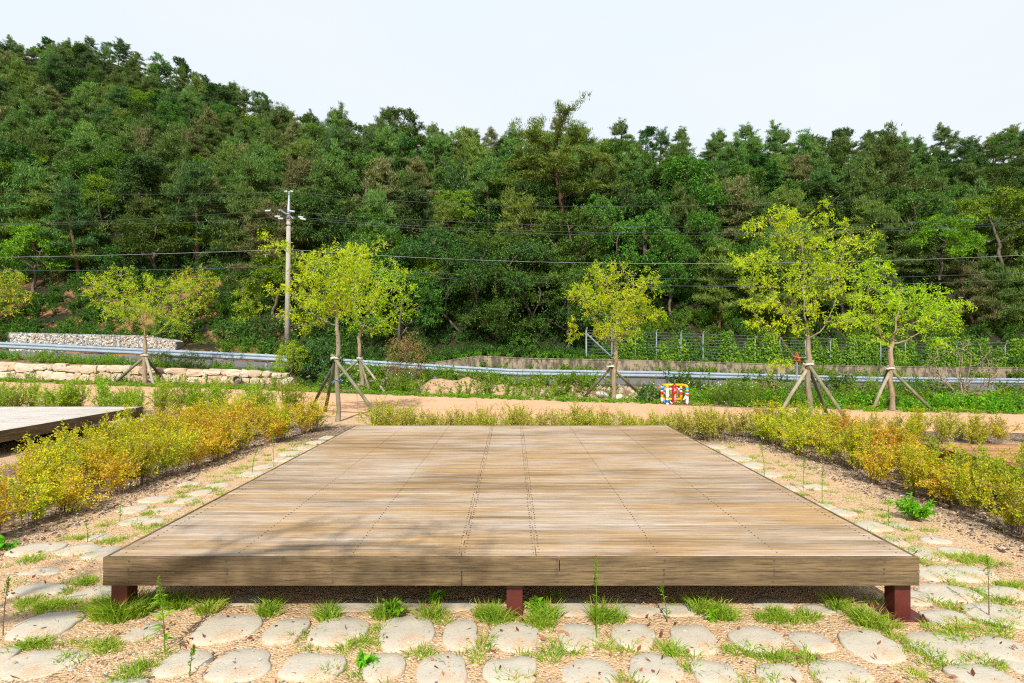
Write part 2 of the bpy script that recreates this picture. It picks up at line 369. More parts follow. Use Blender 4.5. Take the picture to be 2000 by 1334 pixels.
M['deck_orange'] = deck_mat('orange brown deck board', (.48,.235,.09), (.27,.12,.05), (.62,.42,.26), .66)
def fascia_mat(name, base, dark):
    m, t, p, o = newmat(name)
    g = N(t, 'ShaderNodeNewGeometry'); c = t.nodes.new('ShaderNodeTexCoord'); v = c.outputs['Object']
    cmb = t.nodes.new('ShaderNodeCombineXYZ'); t.links.new(math_(t, 'MULTIPLY', g.outputs['Random Per Island'], 30), cmb.inputs[2])
    va = t.nodes.new('ShaderNodeVectorMath'); va.operation = 'ADD'; t.links.new(v, va.inputs[0]); t.links.new(cmb.outputs[0], va.inputs[1])
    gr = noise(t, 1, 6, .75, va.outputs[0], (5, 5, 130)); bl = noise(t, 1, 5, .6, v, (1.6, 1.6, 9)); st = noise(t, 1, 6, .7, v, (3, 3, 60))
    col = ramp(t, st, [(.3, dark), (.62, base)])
    col = mix(t, math_(t, 'MULTIPLY', ramp(t, bl, [(.36,1.),(.6,0.)]), .7), col, tuple(x * .6 for x in dark))  # dark blotches carry mottled tree shade as well as board stains
    col = mix(t, ramp(t, gr, [(.38,.85),(.52,0.)]), col, tuple(x * .45 for x in dark))
    t.links.new(col, p.inputs['Base Color']); p.inputs['Roughness'].default_value = .75; p.inputs['Specular IOR Level'].default_value = .3
    bump(t, p, gr, .5, .004); return m
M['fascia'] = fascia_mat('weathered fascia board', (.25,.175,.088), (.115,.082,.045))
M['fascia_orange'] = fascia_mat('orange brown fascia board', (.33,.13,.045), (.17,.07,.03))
M['screw'] = simple('screw head', (.10,.08,.06), .4, .6, var=.3)
M['screw_bright'] = simple('steel screw head', (.16,.13,.10), .4, .6, var=.3)
M['red_steel'] = simple('oxide red painted steel', (.10,.017,.012), .5, var=.25, scale=9, bmp=.05)
M['joist'] = simple('dark steel joist', (.045,.02,.016), .6)
M['galv'] = simple('galvanised steel', (.38,.46,.54), .45, .35, var=.15, scale=3)
M['galv_dark'] = simple('dull galvanised steel', (.33,.38,.42), .5, .4, var=.15)
M['granite'] = None
def rock_mat(name, stops, scale=3, spotted=.25):
    m, t, p, o = newmat(name)
    g = N(t, 'ShaderNodeNewGeometry')
    col = ramp(t, g.outputs['Random Per Island'], stops)
    f = noise(t, scale, 7, .7)
    col = mix(t, .55, col, ramp(t, f, [(.3,.55),(.7,1.2)]), 'MULTIPLY')
    t.links.new(col, p.inputs['Base Color']); p.inputs['Roughness'].default_value = .9; bump(t, p, f, .6, .03); return m
M['granite'] = rock_mat('pink granite block', [(0,(.50,.37,.25)),(.35,(.60,.45,.31)),(.7,(.58,.49,.38)),(1,(.66,.55,.40))])
M['mortar'] = simple('pale cement backing', (.46,.40,.30), .95, var=.3, scale=5, bmp=.4)
M['gabion'] = rock_mat('mixed gabion rubble', [(0,(.22,.21,.21)),(.3,(.38,.37,.37)),(.55,(.52,.42,.28)),(.8,(.62,.58,.5)),(1,(.72,.7,.66))])
M['bankstone'] = rock_mat('tan bank stone', [(0,(.22,.15,.10)),(.5,(.36,.26,.17)),(1,(.50,.40,.30))])
M['boulder'] = rock_mat('pale boulder', [(0,(.60,.54,.46)),(1,(.68,.62,.55))], 5)
M['gravel'] = rock_mat('loose gravel', [(0,(.50,.30,.15)),(.35,(.66,.44,.24)),(.6,(.72,.52,.32)),(.75,(.68,.62,.55)),(.86,(.80,.76,.70)),(.9,(.16,.16,.17)),(1,(.09,.09,.10))], 40)
M['grit'] = rock_mat('grey and white grit', [(0,(.06,.04,.03)),(.3,(.14,.10,.075)),(.5,(.24,.20,.17)),(.7,(.48,.32,.19)),(.88,(.55,.46,.36)),(1,(.74,.70,.63))], 30)
def concrete_mat():
    m, t, p, o = newmat('stained retaining concrete')
    f = noise(t, .8, 7, .7); g = noise(t, 2.2, 7, .75, stretch=(1, 1, .45))
    col = ramp(t, f, [(.3,(.22,.17,.11)),(.7,(.38,.31,.21))])
    col = mix(t, ramp(t, g, [(.46,0.),(.56,.9)]), col, (.07,.06,.045))
    t.links.new(col, p.inputs['Base Color']); p.inputs['Roughness'].default_value = .95; bump(t, p, g, .4, .03); return m
M['concrete'] = concrete_mat()
M['pole'] = simple('pole concrete', (.38,.35,.29), .85, var=.12, scale=3)
M['wire'] = simple('overhead cable', (.07,.075,.085), .5, var=.1)
M['wire_pale'] = simple('pale overhead cable', (.24,.25,.27), .5, var=.1)
M['porcelain'] = simple('grey insulator', (.45,.48,.52), .3, var=.1)
M['black'] = simple('black rubber', (.02,.02,.022), .5)
M['hyd_red'] = simple('hydrant red paint', (.56,.012,.018), .35, var=.15, scale=12)
M['white'] = simple('white paint', (.78,.78,.76), .5, var=.06)
M['yellow'] = simple('yellow painted pipe', (.82,.42,.005), .4, var=.08, scale=12)
M['orange_sign'] = simple('orange sign face', (.75,.22,.01), .5, var=.05)
M['red_sign'] = simple('red sign rim', (.55,.02,.02), .5, var=.05)

# ---------------------------------------------------------------- terrain profile
XP = [-60,-21,-13,-6.7,0,4,8.4,11.4,60];  YP = [37.8,23.5,20.7,18.7,16,14.8,13.3,12.7,3.2]
XR = [-90,-26.1,-11.2,0,7.8,19.5,29.7,90]; YR = [40,29,27,28,29,31,33,46]; RL = [3.2,.93,.32,-.41,-.57,-.96,-1.17,-2.2]
XW = [-60,-23.4,-9.4]; YW = [34.5,26,22.8]; WH = [.95,.76,.45]
RX = [-140,-99,-76,-51,-29,-12.6,0,11.7,23.4,37.8,54,67.5,140]
RY = [125,110,105,95,80,70,65,65,65,70,75,75,90]; RH = [62,56.2,54.0,42.4,30.2,25.2,22.0,22.0,22.2,23.0,25.4,26.0,28]
def yp(x): return np.interp(x, XP, YP)
def yr(x): return np.interp(x, XR, YR)
def rl(x): return np.interp(x, XR, RL)
def column(x):
    w = np.clip((-8.0 - x) / 1.2, 0, 1); w = w * w * (3 - 2 * w)      # 1 on the left (stone wall), 0 on the right (ditch)
    Yp, Yr, r = float(yp(x)), float(yr(x)), float(rl(x))
    wy, wh = float(np.interp(x, XW, YW)), float(np.interp(x, XW, WH))
    L = lambda a, b: a * w + b * (1 - w)
    ws = float(np.clip((x + 6) / 4, 0, 1)); ws = .12 + .93 * ws * ws * (3 - 2 * ws)
    foot = Yr + 9.6; ry = float(np.interp(x, RX, RY)); rh = float(np.interp(x, RX, RH))
    hf = r + ws + L(.9, .35)
    pts = [(-25, 0), (Yp - 5, 0), (Yp + .3, 0), (L(wy + .1, Yp + 2.0), L(0, -.04)), (L(wy + .3, Yr - 4.6), L(wh, r - .95)),
           (L(Yr - 1.6, Yr - 2.4), L(r - .12, r - 1.0)), (Yr - .7, r - .03), (Yr - .2, r), (Yr + 6.5, r), (Yr + 6.75, r + ws), (foot, hf)]
    nh = 44
    for i in range(1, nh + 1):
        s = i / nh
        pts.append((foot + (ry - foot) * s, hf + (rh - hf) * s ** .88))
    pts += [(ry + 12, rh + .5), (ry + 60, rh - 14), (420, rh - 60)]
    return pts
def ground_h(x, y):
    c = np.array(column(float(x))); return float(np.interp(y, c[:, 0], c[:, 1]))
_cx = np.arange(-140, 140.01, .5); _cc = np.array([column(v) for v in _cx])   # (nx, k, 2)
def ground_hv(X, Y):
    X = np.asarray(X, float); Y = np.asarray(Y, float); i = np.clip(np.round((X + 140) / .5).astype(int), 0, len(_cx) - 1)
    return np.array([np.interp(y, _cc[j, :, 0], _cc[j, :, 1]) for j, y in zip(i, Y)])

def vnoise(x, y, s):
    return (np.sin(x * 1.7 / s + 2 * np.sin(y * .9 / s)) + np.sin(y * 2.1 / s + 1.7 * np.sin(x * 1.3 / s + 1))) * .5

gx = np.unique(np.round(np.concatenate([np.arange(-400, -140, 40), np.arange(-140, -45, 2.5), np.arange(-45, 45, .5), np.arange(45, 140, 2.5), np.arange(140, 401, 40)]), 3))
rows = []
for x in gx:
    c = column(float(np.clip(x, -140, 140))); o_ = []
    for (a, b), (a2, b2) in zip(c[:-1], c[1:]):
        k = 24 if a == -25 else 3
        for j in range(k): o_.append((x, a + (a2 - a) * j / k, b + (b2 - b) * j / k))
    o_.append((x, c[-1][0], c[-1][1])); rows.append(o_)
G = np.array(rows); hillm = np.clip((G[..., 1] - 40) / 12, 0, 1)
G[..., 2] += hillm * vnoise(G[..., 0], G[..., 1], 5) * .5
nxg, nyg = G.shape[:2]
idx = np.arange(nxg * nyg).reshape(nxg, nyg)
fq = np.stack([idx[:-1, :-1], idx[1:, :-1], idx[1:, 1:], idx[:-1, 1:]], -1).reshape(-1, 4)
tag(mesh_np('ground', G.reshape(-1, 3), [fq], M['ground'], smooth=False), 'sandy gravel ground rising into a wooded hillside', kind='structure')

def strip(name, mat, xs, ya, yb, zf, label, nseg=3):
    V = []
    for x in xs:
        for j in range(nseg + 1):
            y = ya(x) + (yb(x) - ya(x)) * j / nseg; V.append((x, y, zf(x, y)))
    n = len(xs); k = nseg + 1; id_ = np.arange(n * k).reshape(n, k)
    f = np.stack([id_[:-1, :-1], id_[1:, :-1], id_[1:, 1:], id_[:-1, 1:]], -1).reshape(-1, 4)
    return tag(mesh_np(name, V, [f], mat), label, kind='structure')
def ypn(x): return float(np.interp(x, [-60,-20,-3.6,4.6,11.4,60], [31.5,17.6,12.35,10.85,9.7,.5]))
strip('path', M['path'], np.arange(-50, 45, .5), lambda x: ypn(x) + .03 * math.sin(x * 3.1), lambda x: float(yp(x)) + .05 * math.sin(x * 2.3) + .03 * math.sin(x * 7), lambda x, y: .006, 'pink paved path crossing behind the deck')
strip('road', M['road'], np.arange(-90, 90, 1.0), lambda x: float(yr(x)) - .15, lambda x: float(yr(x)) + 6.45, lambda x, y: float(rl(x)) + .02, 'grey asphalt road beyond the guard rail')
strip('road_edge_line', M['roadpaint'], np.arange(-90, 90, 1.0), lambda x: float(yr(x)) + .55, lambda x: float(yr(x)) + .7, lambda x, y: float(rl(x)) + .026, 'white painted edge line on the road')

# ---------------------------------------------------------------- leaf and branch builders
def leaf_quads(P, D, Nn, L, W, droop=.12):
    n = len(P); S = unit(np.cross(D, Nn)); L = np.broadcast_to(L, n)[:, None]; W = np.broadcast_to(W, n)[:, None]
    up = unit(np.cross(S, D))
    V = np.stack([P, P + .42 * L * D + .5 * W * S + .06 * L * up, P + L * D - droop * L * up, P + .42 * L * D - .5 * W * S + .06 * L * up], 1)
    return V.reshape(-1, 3), np.arange(4 * n).reshape(n, 4)
def blades(P, D, L, W, bend=0.0):
    n = len(P); S = unit(np.cross(D, rng.normal(size=(n, 3)))); L = np.broadcast_to(L, n)[:, None]; W = np.broadcast_to(W, n)[:, None]
    V = np.stack([P + .5 * W * S, P - .5 * W * S, P + L * D], 1)
    if bend: V[:, 2, 2] -= (bend * L[:, 0])
    return V.reshape(-1, 3), np.arange(3 * n).reshape(n, 3)
def rand_dirs(n, up=0.0):
    v = rng.normal(size=(n, 3)); v[:, 2] += up; return unit(v)

def sprays(P, D, twigs, tl, nl, L, W, spread=.8, flat=0.0, droop=.15, up=.1):
    """short leafy twigs grown from points P along D; returns leaf verts/faces"""
    n = len(P) * twigs
    P0 = np.repeat(P, twigs, 0); D0 = unit(np.repeat(D, twigs, 0) + rng.normal(size=(n, 3)) * spread * np.array([1, 1, 1 - flat]) + [0, 0, up])
    tlv = tl * rng.uniform(.5, 1.2, n)
    t = np.linspace(.15, 1, nl)
    PP = (P0[:, None, :] + D0[:, None, :] * (t[None, :, None] * tlv[:, None, None]))
    PP[..., 2] -= droop * (t[None, :] ** 2) * tlv[:, None]
    side = unit(np.cross(D0, rng.normal(size=(n, 3))))
    sg = np.where(np.arange(nl) % 2 == 0, 1, -1)[None, :, None]
    LD = unit(D0[:, None, :] * .7 + side[:, None, :] * sg * .8 + rng.normal(size=(n, nl, 3)) * .3 + [0, 0, -.1])
    PP = PP.reshape(-1, 3); LD = LD.reshape(-1, 3)
    NN = unit(rng.normal(size=PP.shape) * .55 + [0, -.45, .7])
    m = len(PP)
    V, Fq = leaf_quads(PP, LD, NN, L * rng.uniform(.65, 1.2, m), W * rng.uniform(.7, 1.2, m), droop)
    return V, Fq

def colonize(attr, start_pts, step, kill, trop=(0, 0, .05), maxit=120, jit=.08, infl=1e9):
    nodes = [np.array(p, float) for p in start_pts]; par = [-1] + list(range(len(start_pts) - 1))
    nodes_a = np.array(nodes); A = np.array(attr, float)
    # only the upper part of the trunk may sprout
    lo = max(0, len(start_pts) - 3)
    d = np.linalg.norm(A[:, None] - nodes_a[None, lo:], axis=2); near = d.argmin(1) + lo; dist = d.min(1)
    trop = np.array(trop)
    for it in range(maxit):
        act = dist < infl
        if not len(A) or not act.any(): break
        nn = near[act]; vec = unit(A[act] - nodes_a[nn])
        uq, inv = np.unique(nn, return_inverse=True)
        s = np.zeros((len(uq), 3)); np.add.at(s, inv, vec)
        s = unit(unit(s) + trop + rng.normal(size=s.shape) * jit)
        new = nodes_a[uq] + s * step
        # drop near duplicates
        keep = []
        for i in range(len(new)):
            if np.min(np.sum((nodes_a[-900:] - new[i]) ** 2, 1)) > (step * .35) ** 2: keep.append(i)
        if not keep:
            far = dist < kill * 2.5
            if far.any(): A, near, dist = A[~far], near[~far], dist[~far]; continue
            break
        new = new[keep]; b0 = len(nodes_a)
        nodes_a = np.concatenate([nodes_a, new]); par += [int(uq[i]) for i in keep]
        dn = np.linalg.norm(A[:, None] - new[None], axis=2); j = dn.argmin(1); m = dn.min(1)
        better = m < dist; near = np.where(better, j + b0, near); dist = np.where(better, m, dist)
        al = dist > kill; A, near, dist = A[al], near[al], dist[al]
    return nodes_a, np.array(par)

def radii(nodes, par, r_tip, r_base, n=2.3):
    w = np.zeros(len(nodes)); ch = np.zeros(len(nodes), int)
    for i in range(len(nodes) - 1, 0, -1):
        if w[i] == 0: w[i] = 1
        w[par[i]] += w[i]; ch[par[i]] += 1
    e = math.log(r_base / r_tip) / math.log(max(w[0], 2)); return r_tip * np.maximum(w, 1) ** e, ch

def branch_mesh(mb, nodes, par, rad, minr=0.0, kmax=8):
    kids = [[] for _ in nodes]
    for i, p in enumerate(par):
        if p >= 0: kids[p].append(i)
    stack = [(-1, 0)]
    while stack:
        p, i = stack.pop(); ch = [] if p < 0 else [p]; ch.append(i); first = p
        while kids[i]:
            ks = sorted(kids[i], key=lambda q: -rad[q])
            for q in ks[1:]: stack.append((i, q))
            i = ks[0]; ch.append(i)
        r = rad[ch].copy()
        if first >= 0: r[0] = min(r[0], r[1] * 1.25)
        if r.max() < minr or len(ch) < 2: continue
        k = kmax if r.max() > .05 else (5 if r.max() > .015 else 3)
        mb.tube(nodes[ch], r, k, cap=False)

def tips(nodes, par, ch):
    t = np.where(ch == 0)[0]; D = unit(nodes[t] - nodes[np.maximum(par[t], 0)]); return t, D

def blob_points(blobs, n, origin, depth_r, D):
    """sample attractors in pixel blobs seen at distance D, spread in depth; returned relative to origin"""
    w = np.array([b[2] * b[3] for b in blobs], float) ** .8; w /= w.sum(); out_ = []
    for b, k in zip(blobs, rng.multinomial(n, w)):
        q = rng.normal(size=(k, 2)); q = unit(q) * np.sqrt(rng.uniform(0, 1, (k, 1)))
        c = px(b[0], b[1], D); off = rng.uniform(-1, 1) * depth_r * .45
        sp = max(b[2], b[3]) / F * D
        P = np.stack([c[0] + q[:, 0] * b[2] / F * D, np.full(k, D) + off + rng.uniform(-1, 1, k) * min(depth_r, sp * 1.1), c[2] + q[:, 1] * b[3] / F * D], 1)
        # stays where it stands when seen at its own depth
        P[:, 0] *= P[:, 1] / D; P[:, 2] = CZ + (P[:, 2] - CZ) * P[:, 1] / D
        out_.append(P)
    return np.concatenate(out_) - origin

def young_tree(name, base, D, fork, blobs, n, mat, bark, r0, label, leafL=.062, leafW=.024, depth=1.2, step=.11, lean=(0, 0), tw=4, nl=5, tl=.16, group=None, kill=.1, mids=True):
    t = empty(name, base); tag(t, label, 'tree', group)
    f = px(fork[0], fork[1], D) - base
    r0 = r0 * .85
    k = 7; pts = [np.array([f[0] * (i / k) + .02 * math.sin(i * 1.3), .015 * math.sin(i * 2.1), f[2] * i / k]) for i in range(k + 1)]
    A = blob_points(blobs, n, base, depth, D)
    nodes, par = colonize(A, pts, step, kill, trop=(0, 0, .07), jit=.12)
    rad, ch = radii(nodes, par, .0032 * D / 12 + .001, r0); rad[k:] *= .5 + .5 * np.clip(1 - (nodes[k:, 2] - nodes[k, 2]) / .5, 0, 1)
    rad[:k] *= np.linspace(1.0, 1.0, k); rad[0] *= 1.25
    mb = MB(); branch_mesh(mb, nodes, par, rad)
    mb.build('trunk', bark, t, smooth=True)
    tp, TD = tips(nodes, par, ch); P = nodes[tp]
    V, Fq = sprays(P, TD, int(tw * 1.25 + .5), tl * 1.2, nl, leafL * 1.1, leafW * 1.15)
    Vs, Fs = [V], [Fq]
    if mids:
        thin = np.where((rad < .011 * D / 12 + .002) & (ch > 0) & (par > k))[0]
        thin = thin[rng.uniform(size=len(thin)) < .8]
        TD2 = unit(nodes[thin] - nodes[par[thin]])
        V2, F2 = sprays(nodes[thin], TD2, max(1, tw // 2), tl, nl, leafL * 1.1, leafW * 1.15, 1.0)
        Fs.append(F2 + len(V)); Vs.append(V2)
    mesh_np('crown', np.concatenate(Vs), [np.concatenate(Fs)], mat, t)
    return t

# ---------------------------------------------------------------- forest prototypes
def pine_proto(H, spread, npads, mat, bark, seed, twist=.5, upsweep=.4, clump=30, cl=.36, base=.14, shoots=14, taper=.86, leafpad=1.0):
    global rng
    keep, rng = rng, np.random.default_rng(seed)
    k = 14; bend = rng.normal(size=2) * twist
    tr = np.array([[bend[0] * math.sin(2.2 * i / k) * i / k, bend[1] * math.sin(1.7 * i / k + .5) * i / k, H * .93 * i / k] for i in range(k + 1)])
    A = []
    for i in range(npads):
        u = (i + .5) / npads; z = H * (base + (1 - base) * u) ; rr = spread * (1.0 - taper * u ** 1.35) * rng.uniform(.55, 1.0)
        th = i * 2.4 + rng.uniform(-.4, .4); c = np.array([rr * math.cos(th), rr * math.sin(th), z + rr * upsweep * rng.uniform(.2, 1)])
        c[:2] += tr[min(k, int(k * u))][:2]
        pr = spread * rng.uniform(.24, .42) * (1 - .5 * u) * leafpad; m = int(30 * (pr / spread) ** 1.0 / .3)
        q = unit(rng.normal(size=(m, 3))) * rng.uniform(0, 1, (m, 1)) ** .5
        A.append(c + q * [pr, pr, pr * .36])
    A = np.concatenate(A)
    # branches may leave the trunk anywhere above the base
    nodes = tr.copy(); par = [-1] + list(range(k))
    lo = int(k * base)
    d = np.linalg.norm((A[:, None] - nodes[None, lo:]) * [1, 1, 1.8] + [0, 0, 0], axis=2); near = d.argmin(1) + lo
    near = np.maximum(lo, near - 1)
    dist = np.linalg.norm(A - nodes[near], axis=1); step = .3; kill = .28; par = list(par)
    for it in range(60):
        if not len(A): break
        vec = unit(A - nodes[near]); uq, inv = np.unique(near, return_inverse=True)
        s = np.zeros((len(uq), 3)); np.add.at(s, inv, vec)
        # a trunk node serves one direction at a time
        for a_, q in enumerate(uq):
            if q <= k:
                c_ = vec[inv == a_]; s[a_] = c_[rng.integers(len(c_))]
        s = unit(unit(s) + rng.normal(size=s.shape) * .13); new = nodes[uq] + s * step
        ok = [i for i in range(len(new)) if np.min(np.sum((nodes - new[i]) ** 2, 1)) > .01]
        if not ok: break
        new = new[ok]; b0 = len(nodes); nodes = np.concatenate([nodes, new]); par += [int(uq[i]) for i in ok]
        dn = np.linalg.norm(A[:, None] - new[None], axis=2); j = dn.argmin(1); m = dn.min(1)
        be = m < dist; near = np.where(be, j + b0, near); dist = np.where(be, m, dist)
        al = dist > kill; A, near, dist = A[al], near[al], dist[al]
    par = np.array(par); rad, ch = radii(nodes, par, .016, .17 * H / 8)
    mb = MB(); branch_mesh(mb, nodes, par, rad, kmax=7)
    e = empty('pine_tree'); mb.build('trunk', bark, e, smooth=True)
    leafy = np.where((rad < .05) & (np.arange(len(nodes)) > k))[0]
    P = nodes[leafy]; D = unit(nodes[leafy] - nodes[par[leafy]])
    # leaders
    top = nodes[k]; ext = np.array([top + rng.normal(size=3) * [.35, .35, .25] + [0, 0, j * .16] for j in range(7)])
    P = np.concatenate([P, ext]); D = np.concatenate([D, np.tile([0, 0, 1.0], (7, 1))])
    hi = leafy[np.argsort(-nodes[leafy][:, 2])][:max(40, len(leafy) // 4)]
    for q_ in rng.choice(hi, shoots, replace=False):
        l_ = rng.uniform(.5, 1.0) * cl / .36; tilt = rng.normal(size=2) * .12
        ch_ = np.array([nodes[q_] + [tilt[0] * j, tilt[1] * j, l_ * j * .28] for j in range(5)]); P = np.concatenate([P, ch_]); D = np.concatenate([D, np.tile([0, 0, 1.6], (5, 1))])
    n = len(P); PP = np.repeat(P, clump, 0) + rng.normal(size=(n * clump, 3)) * [.17, .17, .06]
    DD = unit(np.repeat(D, clump, 0) * .5 + rng.normal(size=(n * clump, 3)) * .75 + [0, 0, .65])
    V, Fq = blades(PP, DD, cl * rng.uniform(.6, 1.15, len(PP)), .055 * rng.uniform(.7, 1.3, len(PP)))
    mesh_np('crown', V, [Fq], mat, e)
    rng = keep
    return e

def broad_proto(H, spread, nlobes, mat, bark, seed, leafL=.16, leafW=.095, trunkh=.3, natt=460, tw=8, nl=5, tall=1.0):
    global rng
    keep, rng = rng, np.random.default_rng(seed)
    k = 7; th = H * trunkh
    pts = [np.array([.15 * math.sin(i * .9 + seed), .12 * math.cos(i * .8 + seed) - .12, th * i / k]) for i in range(k + 1)]
    A = []
    for i in range(nlobes):
        u = rng.uniform(); a = rng.uniform(0, 2 * math.pi); z = th + (H - th) * (.12 + .8 * u)
        rr = spread * math.sqrt(max(.08, 1 - (abs(u - .38) / .66) ** 2)) * rng.uniform(.45, .95)
        lr = spread * rng.uniform(.25, .42); m = natt // nlobes
        q = unit(rng.normal(size=(m, 3))) * rng.uniform(.3, 1, (m, 1)) ** .5
        A.append(np.array([rr * math.cos(a), rr * math.sin(a), z]) + q * [lr, lr, lr * .5 * tall])
    nodes, par = colonize(np.concatenate(A), pts, .3, .27, jit=.12, maxit=70)
    rad, ch = radii(nodes, par, .015, .14 * H / 7)
    mb = MB(); branch_mesh(mb, nodes, par, rad, kmax=7)
    e = empty('broadleaf_tree'); mb.build('trunk', bark, e, smooth=True)
    lf = np.where((rad < .034) & (np.arange(len(nodes)) > k))[0]
    D = unit(nodes[lf] - nodes[par[lf]])
    V, Fq = sprays(nodes[lf], D, tw, .42, nl, leafL, leafW, .9, flat=.3)
    mesh_np('crown', V, [Fq], mat, e)
    rng = keep
    return e

PINE = [pine_proto(7.6, 3.1, 26, M['needle'], M['bark_pine'], 1), pine_proto(7.0, 2.9, 24, M['needle'], M['bark_pine'], 2, .9),
        pine_proto(8.0, 2.6, 26, M['needle_dark'], M['bark_pine'], 3, .3, .45), pine_proto(6.6, 3.1, 24, M['needle_light'], M['bark_pine'], 4, .8),
        pine_proto(7.0, 3.0, 25, M['needle_brown'], M['bark_pine'], 5, .6)]
HERO = pine_proto(9.6, 5.4, 44, M['needle_light'], M['bark_pine'], 8, .9, .55, clump=30, cl=.42, base=.16, shoots=40, taper=.45, leafpad=.72)
BROAD = [broad_proto(7.6, 2.9, 17, M['leaf_broad'], M['bark_dark'], 11), broad_proto(6.6, 2.9, 15, M['leaf_broad'], M['bark_dark'], 12),
         broad_proto(8.2, 2.6, 18, M['leaf_broad_dark'], M['bark_dark'], 13, .18, .11), broad_proto(6.4, 2.8, 15, M['leaf_broad_bright'], M['bark_dark'], 14),
         broad_proto(5.0, 2.4, 12, M['leaf_broad_dark'], M['bark_dark'], 15, .18, .11, .2)]
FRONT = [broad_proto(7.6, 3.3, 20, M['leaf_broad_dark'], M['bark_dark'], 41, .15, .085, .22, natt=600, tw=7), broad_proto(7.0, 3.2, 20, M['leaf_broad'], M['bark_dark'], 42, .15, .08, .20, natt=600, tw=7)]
used = set()
def place(proto, name, x, y, s, rz, label, cat, group=None, z=None, sz=None):
    if id(proto) in used: o = copy_tree(proto)
    else: used.add(id(proto)); o = proto
    o.name = name
    o.location = (x, y, ground_h(x, y) - .15 if z is None else z); o.rotation_euler = (0, 0, rz); o.scale = (s, s, sz or s)
    for k in ('label', 'category', 'group'):
        if k in o: del o[k]
    return tag(o, label, cat, group)

# single trees the photograph lets one point at: (kind, px, row of the crown top, distance, scale)
def hero(proto, name, u, ytop, D, h, s, label, cat='tree', sz=None, rz=0.0):
    p = px(u, ytop, D); z = p[2] - h * (sz or s)
    return place(proto, name, p[0], p[1], s, rz, label, cat, None, z, sz)
SPECIAL = []
def sp(*a, **k):
    o = hero(*a, **k); SPECIAL.append((o.location.x, o.location.y, o.scale[0]))
sp(HERO, 'pine_tree', 1100, 252, 50, 11.2, 1.15, sz=.80, label='tall spreading pine standing highest against the sky near the middle of the ridge', rz=.4)
sp(PINE[4], 'pine_tree', 735, 312, 47, 8.0, 1.05, 'brown tinged pine above the utility pole and the twin staked trees', rz=1.1)
sp(PINE[2], 'pine_tree', 880, 300, 49, 9.2, 1.15, 'dark blue green pine between the brown tinged pine and the tall spreading pine', rz=2.0)
sp(BROAD[3], 'broadleaf_tree', 1950, 362, 50, 6.6, 1.15, 'bright yellow green leafy tree high at the right edge of the wood', rz=.5)
sp(BROAD[0], 'broadleaf_tree', 1345, 300, 50, 8.0, 1.3, 'tall deep green oak right of the tall spreading pine', rz=2.5)
sp(PINE[1], 'pine_tree', 1715, 262, 56, 7.7, 1.35, 'pine with bare red trunk above the largest yellow green staked tree', rz=.9)
sp(BROAD[3], 'broadleaf_tree', 1840, 412, 46, 6.6, .85, 'light green leafy tree just below the bright tree at the right of the wood', rz=3.5)
sp(BROAD[3], 'broadleaf_tree', 850, 480, 40.5, 6.6, .95, 'light green leafy tree leaning out of the dark wood behind the reddish shrub', rz=1.9)
sp(PINE[3], 'pine_tree', 160, 385, 47, 7.6, 1.0, 'light green layered pine low on the left slope', rz=.2)
sp(BROAD[3], 'broadleaf_tree', 70, 430, 44, 6.6, .85, 'yellowish leafy tree low at the left edge of the wood', rz=5.)
sp(BROAD[3], 'broadleaf_tree', 400, 300, 62, 6.6, .9, 'bright green leafy tree on the left slope above and left of the utility pole', rz=4.)

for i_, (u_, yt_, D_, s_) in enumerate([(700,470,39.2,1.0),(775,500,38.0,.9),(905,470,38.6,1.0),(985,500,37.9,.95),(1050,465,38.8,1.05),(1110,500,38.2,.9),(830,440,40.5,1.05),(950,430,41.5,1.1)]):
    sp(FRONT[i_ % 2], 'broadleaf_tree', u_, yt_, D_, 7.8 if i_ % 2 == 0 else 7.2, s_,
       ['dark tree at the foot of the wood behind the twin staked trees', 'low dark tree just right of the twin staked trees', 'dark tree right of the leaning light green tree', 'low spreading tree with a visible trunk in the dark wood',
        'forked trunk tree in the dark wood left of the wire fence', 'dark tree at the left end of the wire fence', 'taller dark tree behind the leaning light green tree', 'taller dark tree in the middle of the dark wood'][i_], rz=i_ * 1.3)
ZL = {('hi','l'): 'on the upper left slope', ('lo','l'): 'low on the left slope behind the utility pole', ('hi','c'): 'along the middle of the ridge',
      ('lo','c'): 'at the foot of the dark middle wood', ('hi','r'): 'along the right part of the ridge', ('lo','r'): 'low on the right slope above the wire fence'}
KD = {'p0':'green layered pine', 'p1':'crooked green pine', 'p2':'dark narrow pine', 'p3':'light green pine', 'p4':'brown tinged pine',
      'b0':'green leafy oak', 'b1':'round green leafy tree', 'b2':'dark green leafy tree', 'b3':'bright green leafy tree', 'b4':'low dark leafy tree'}
frng = np.random.default_rng(77)
cnt = 0
Yv = 38.2
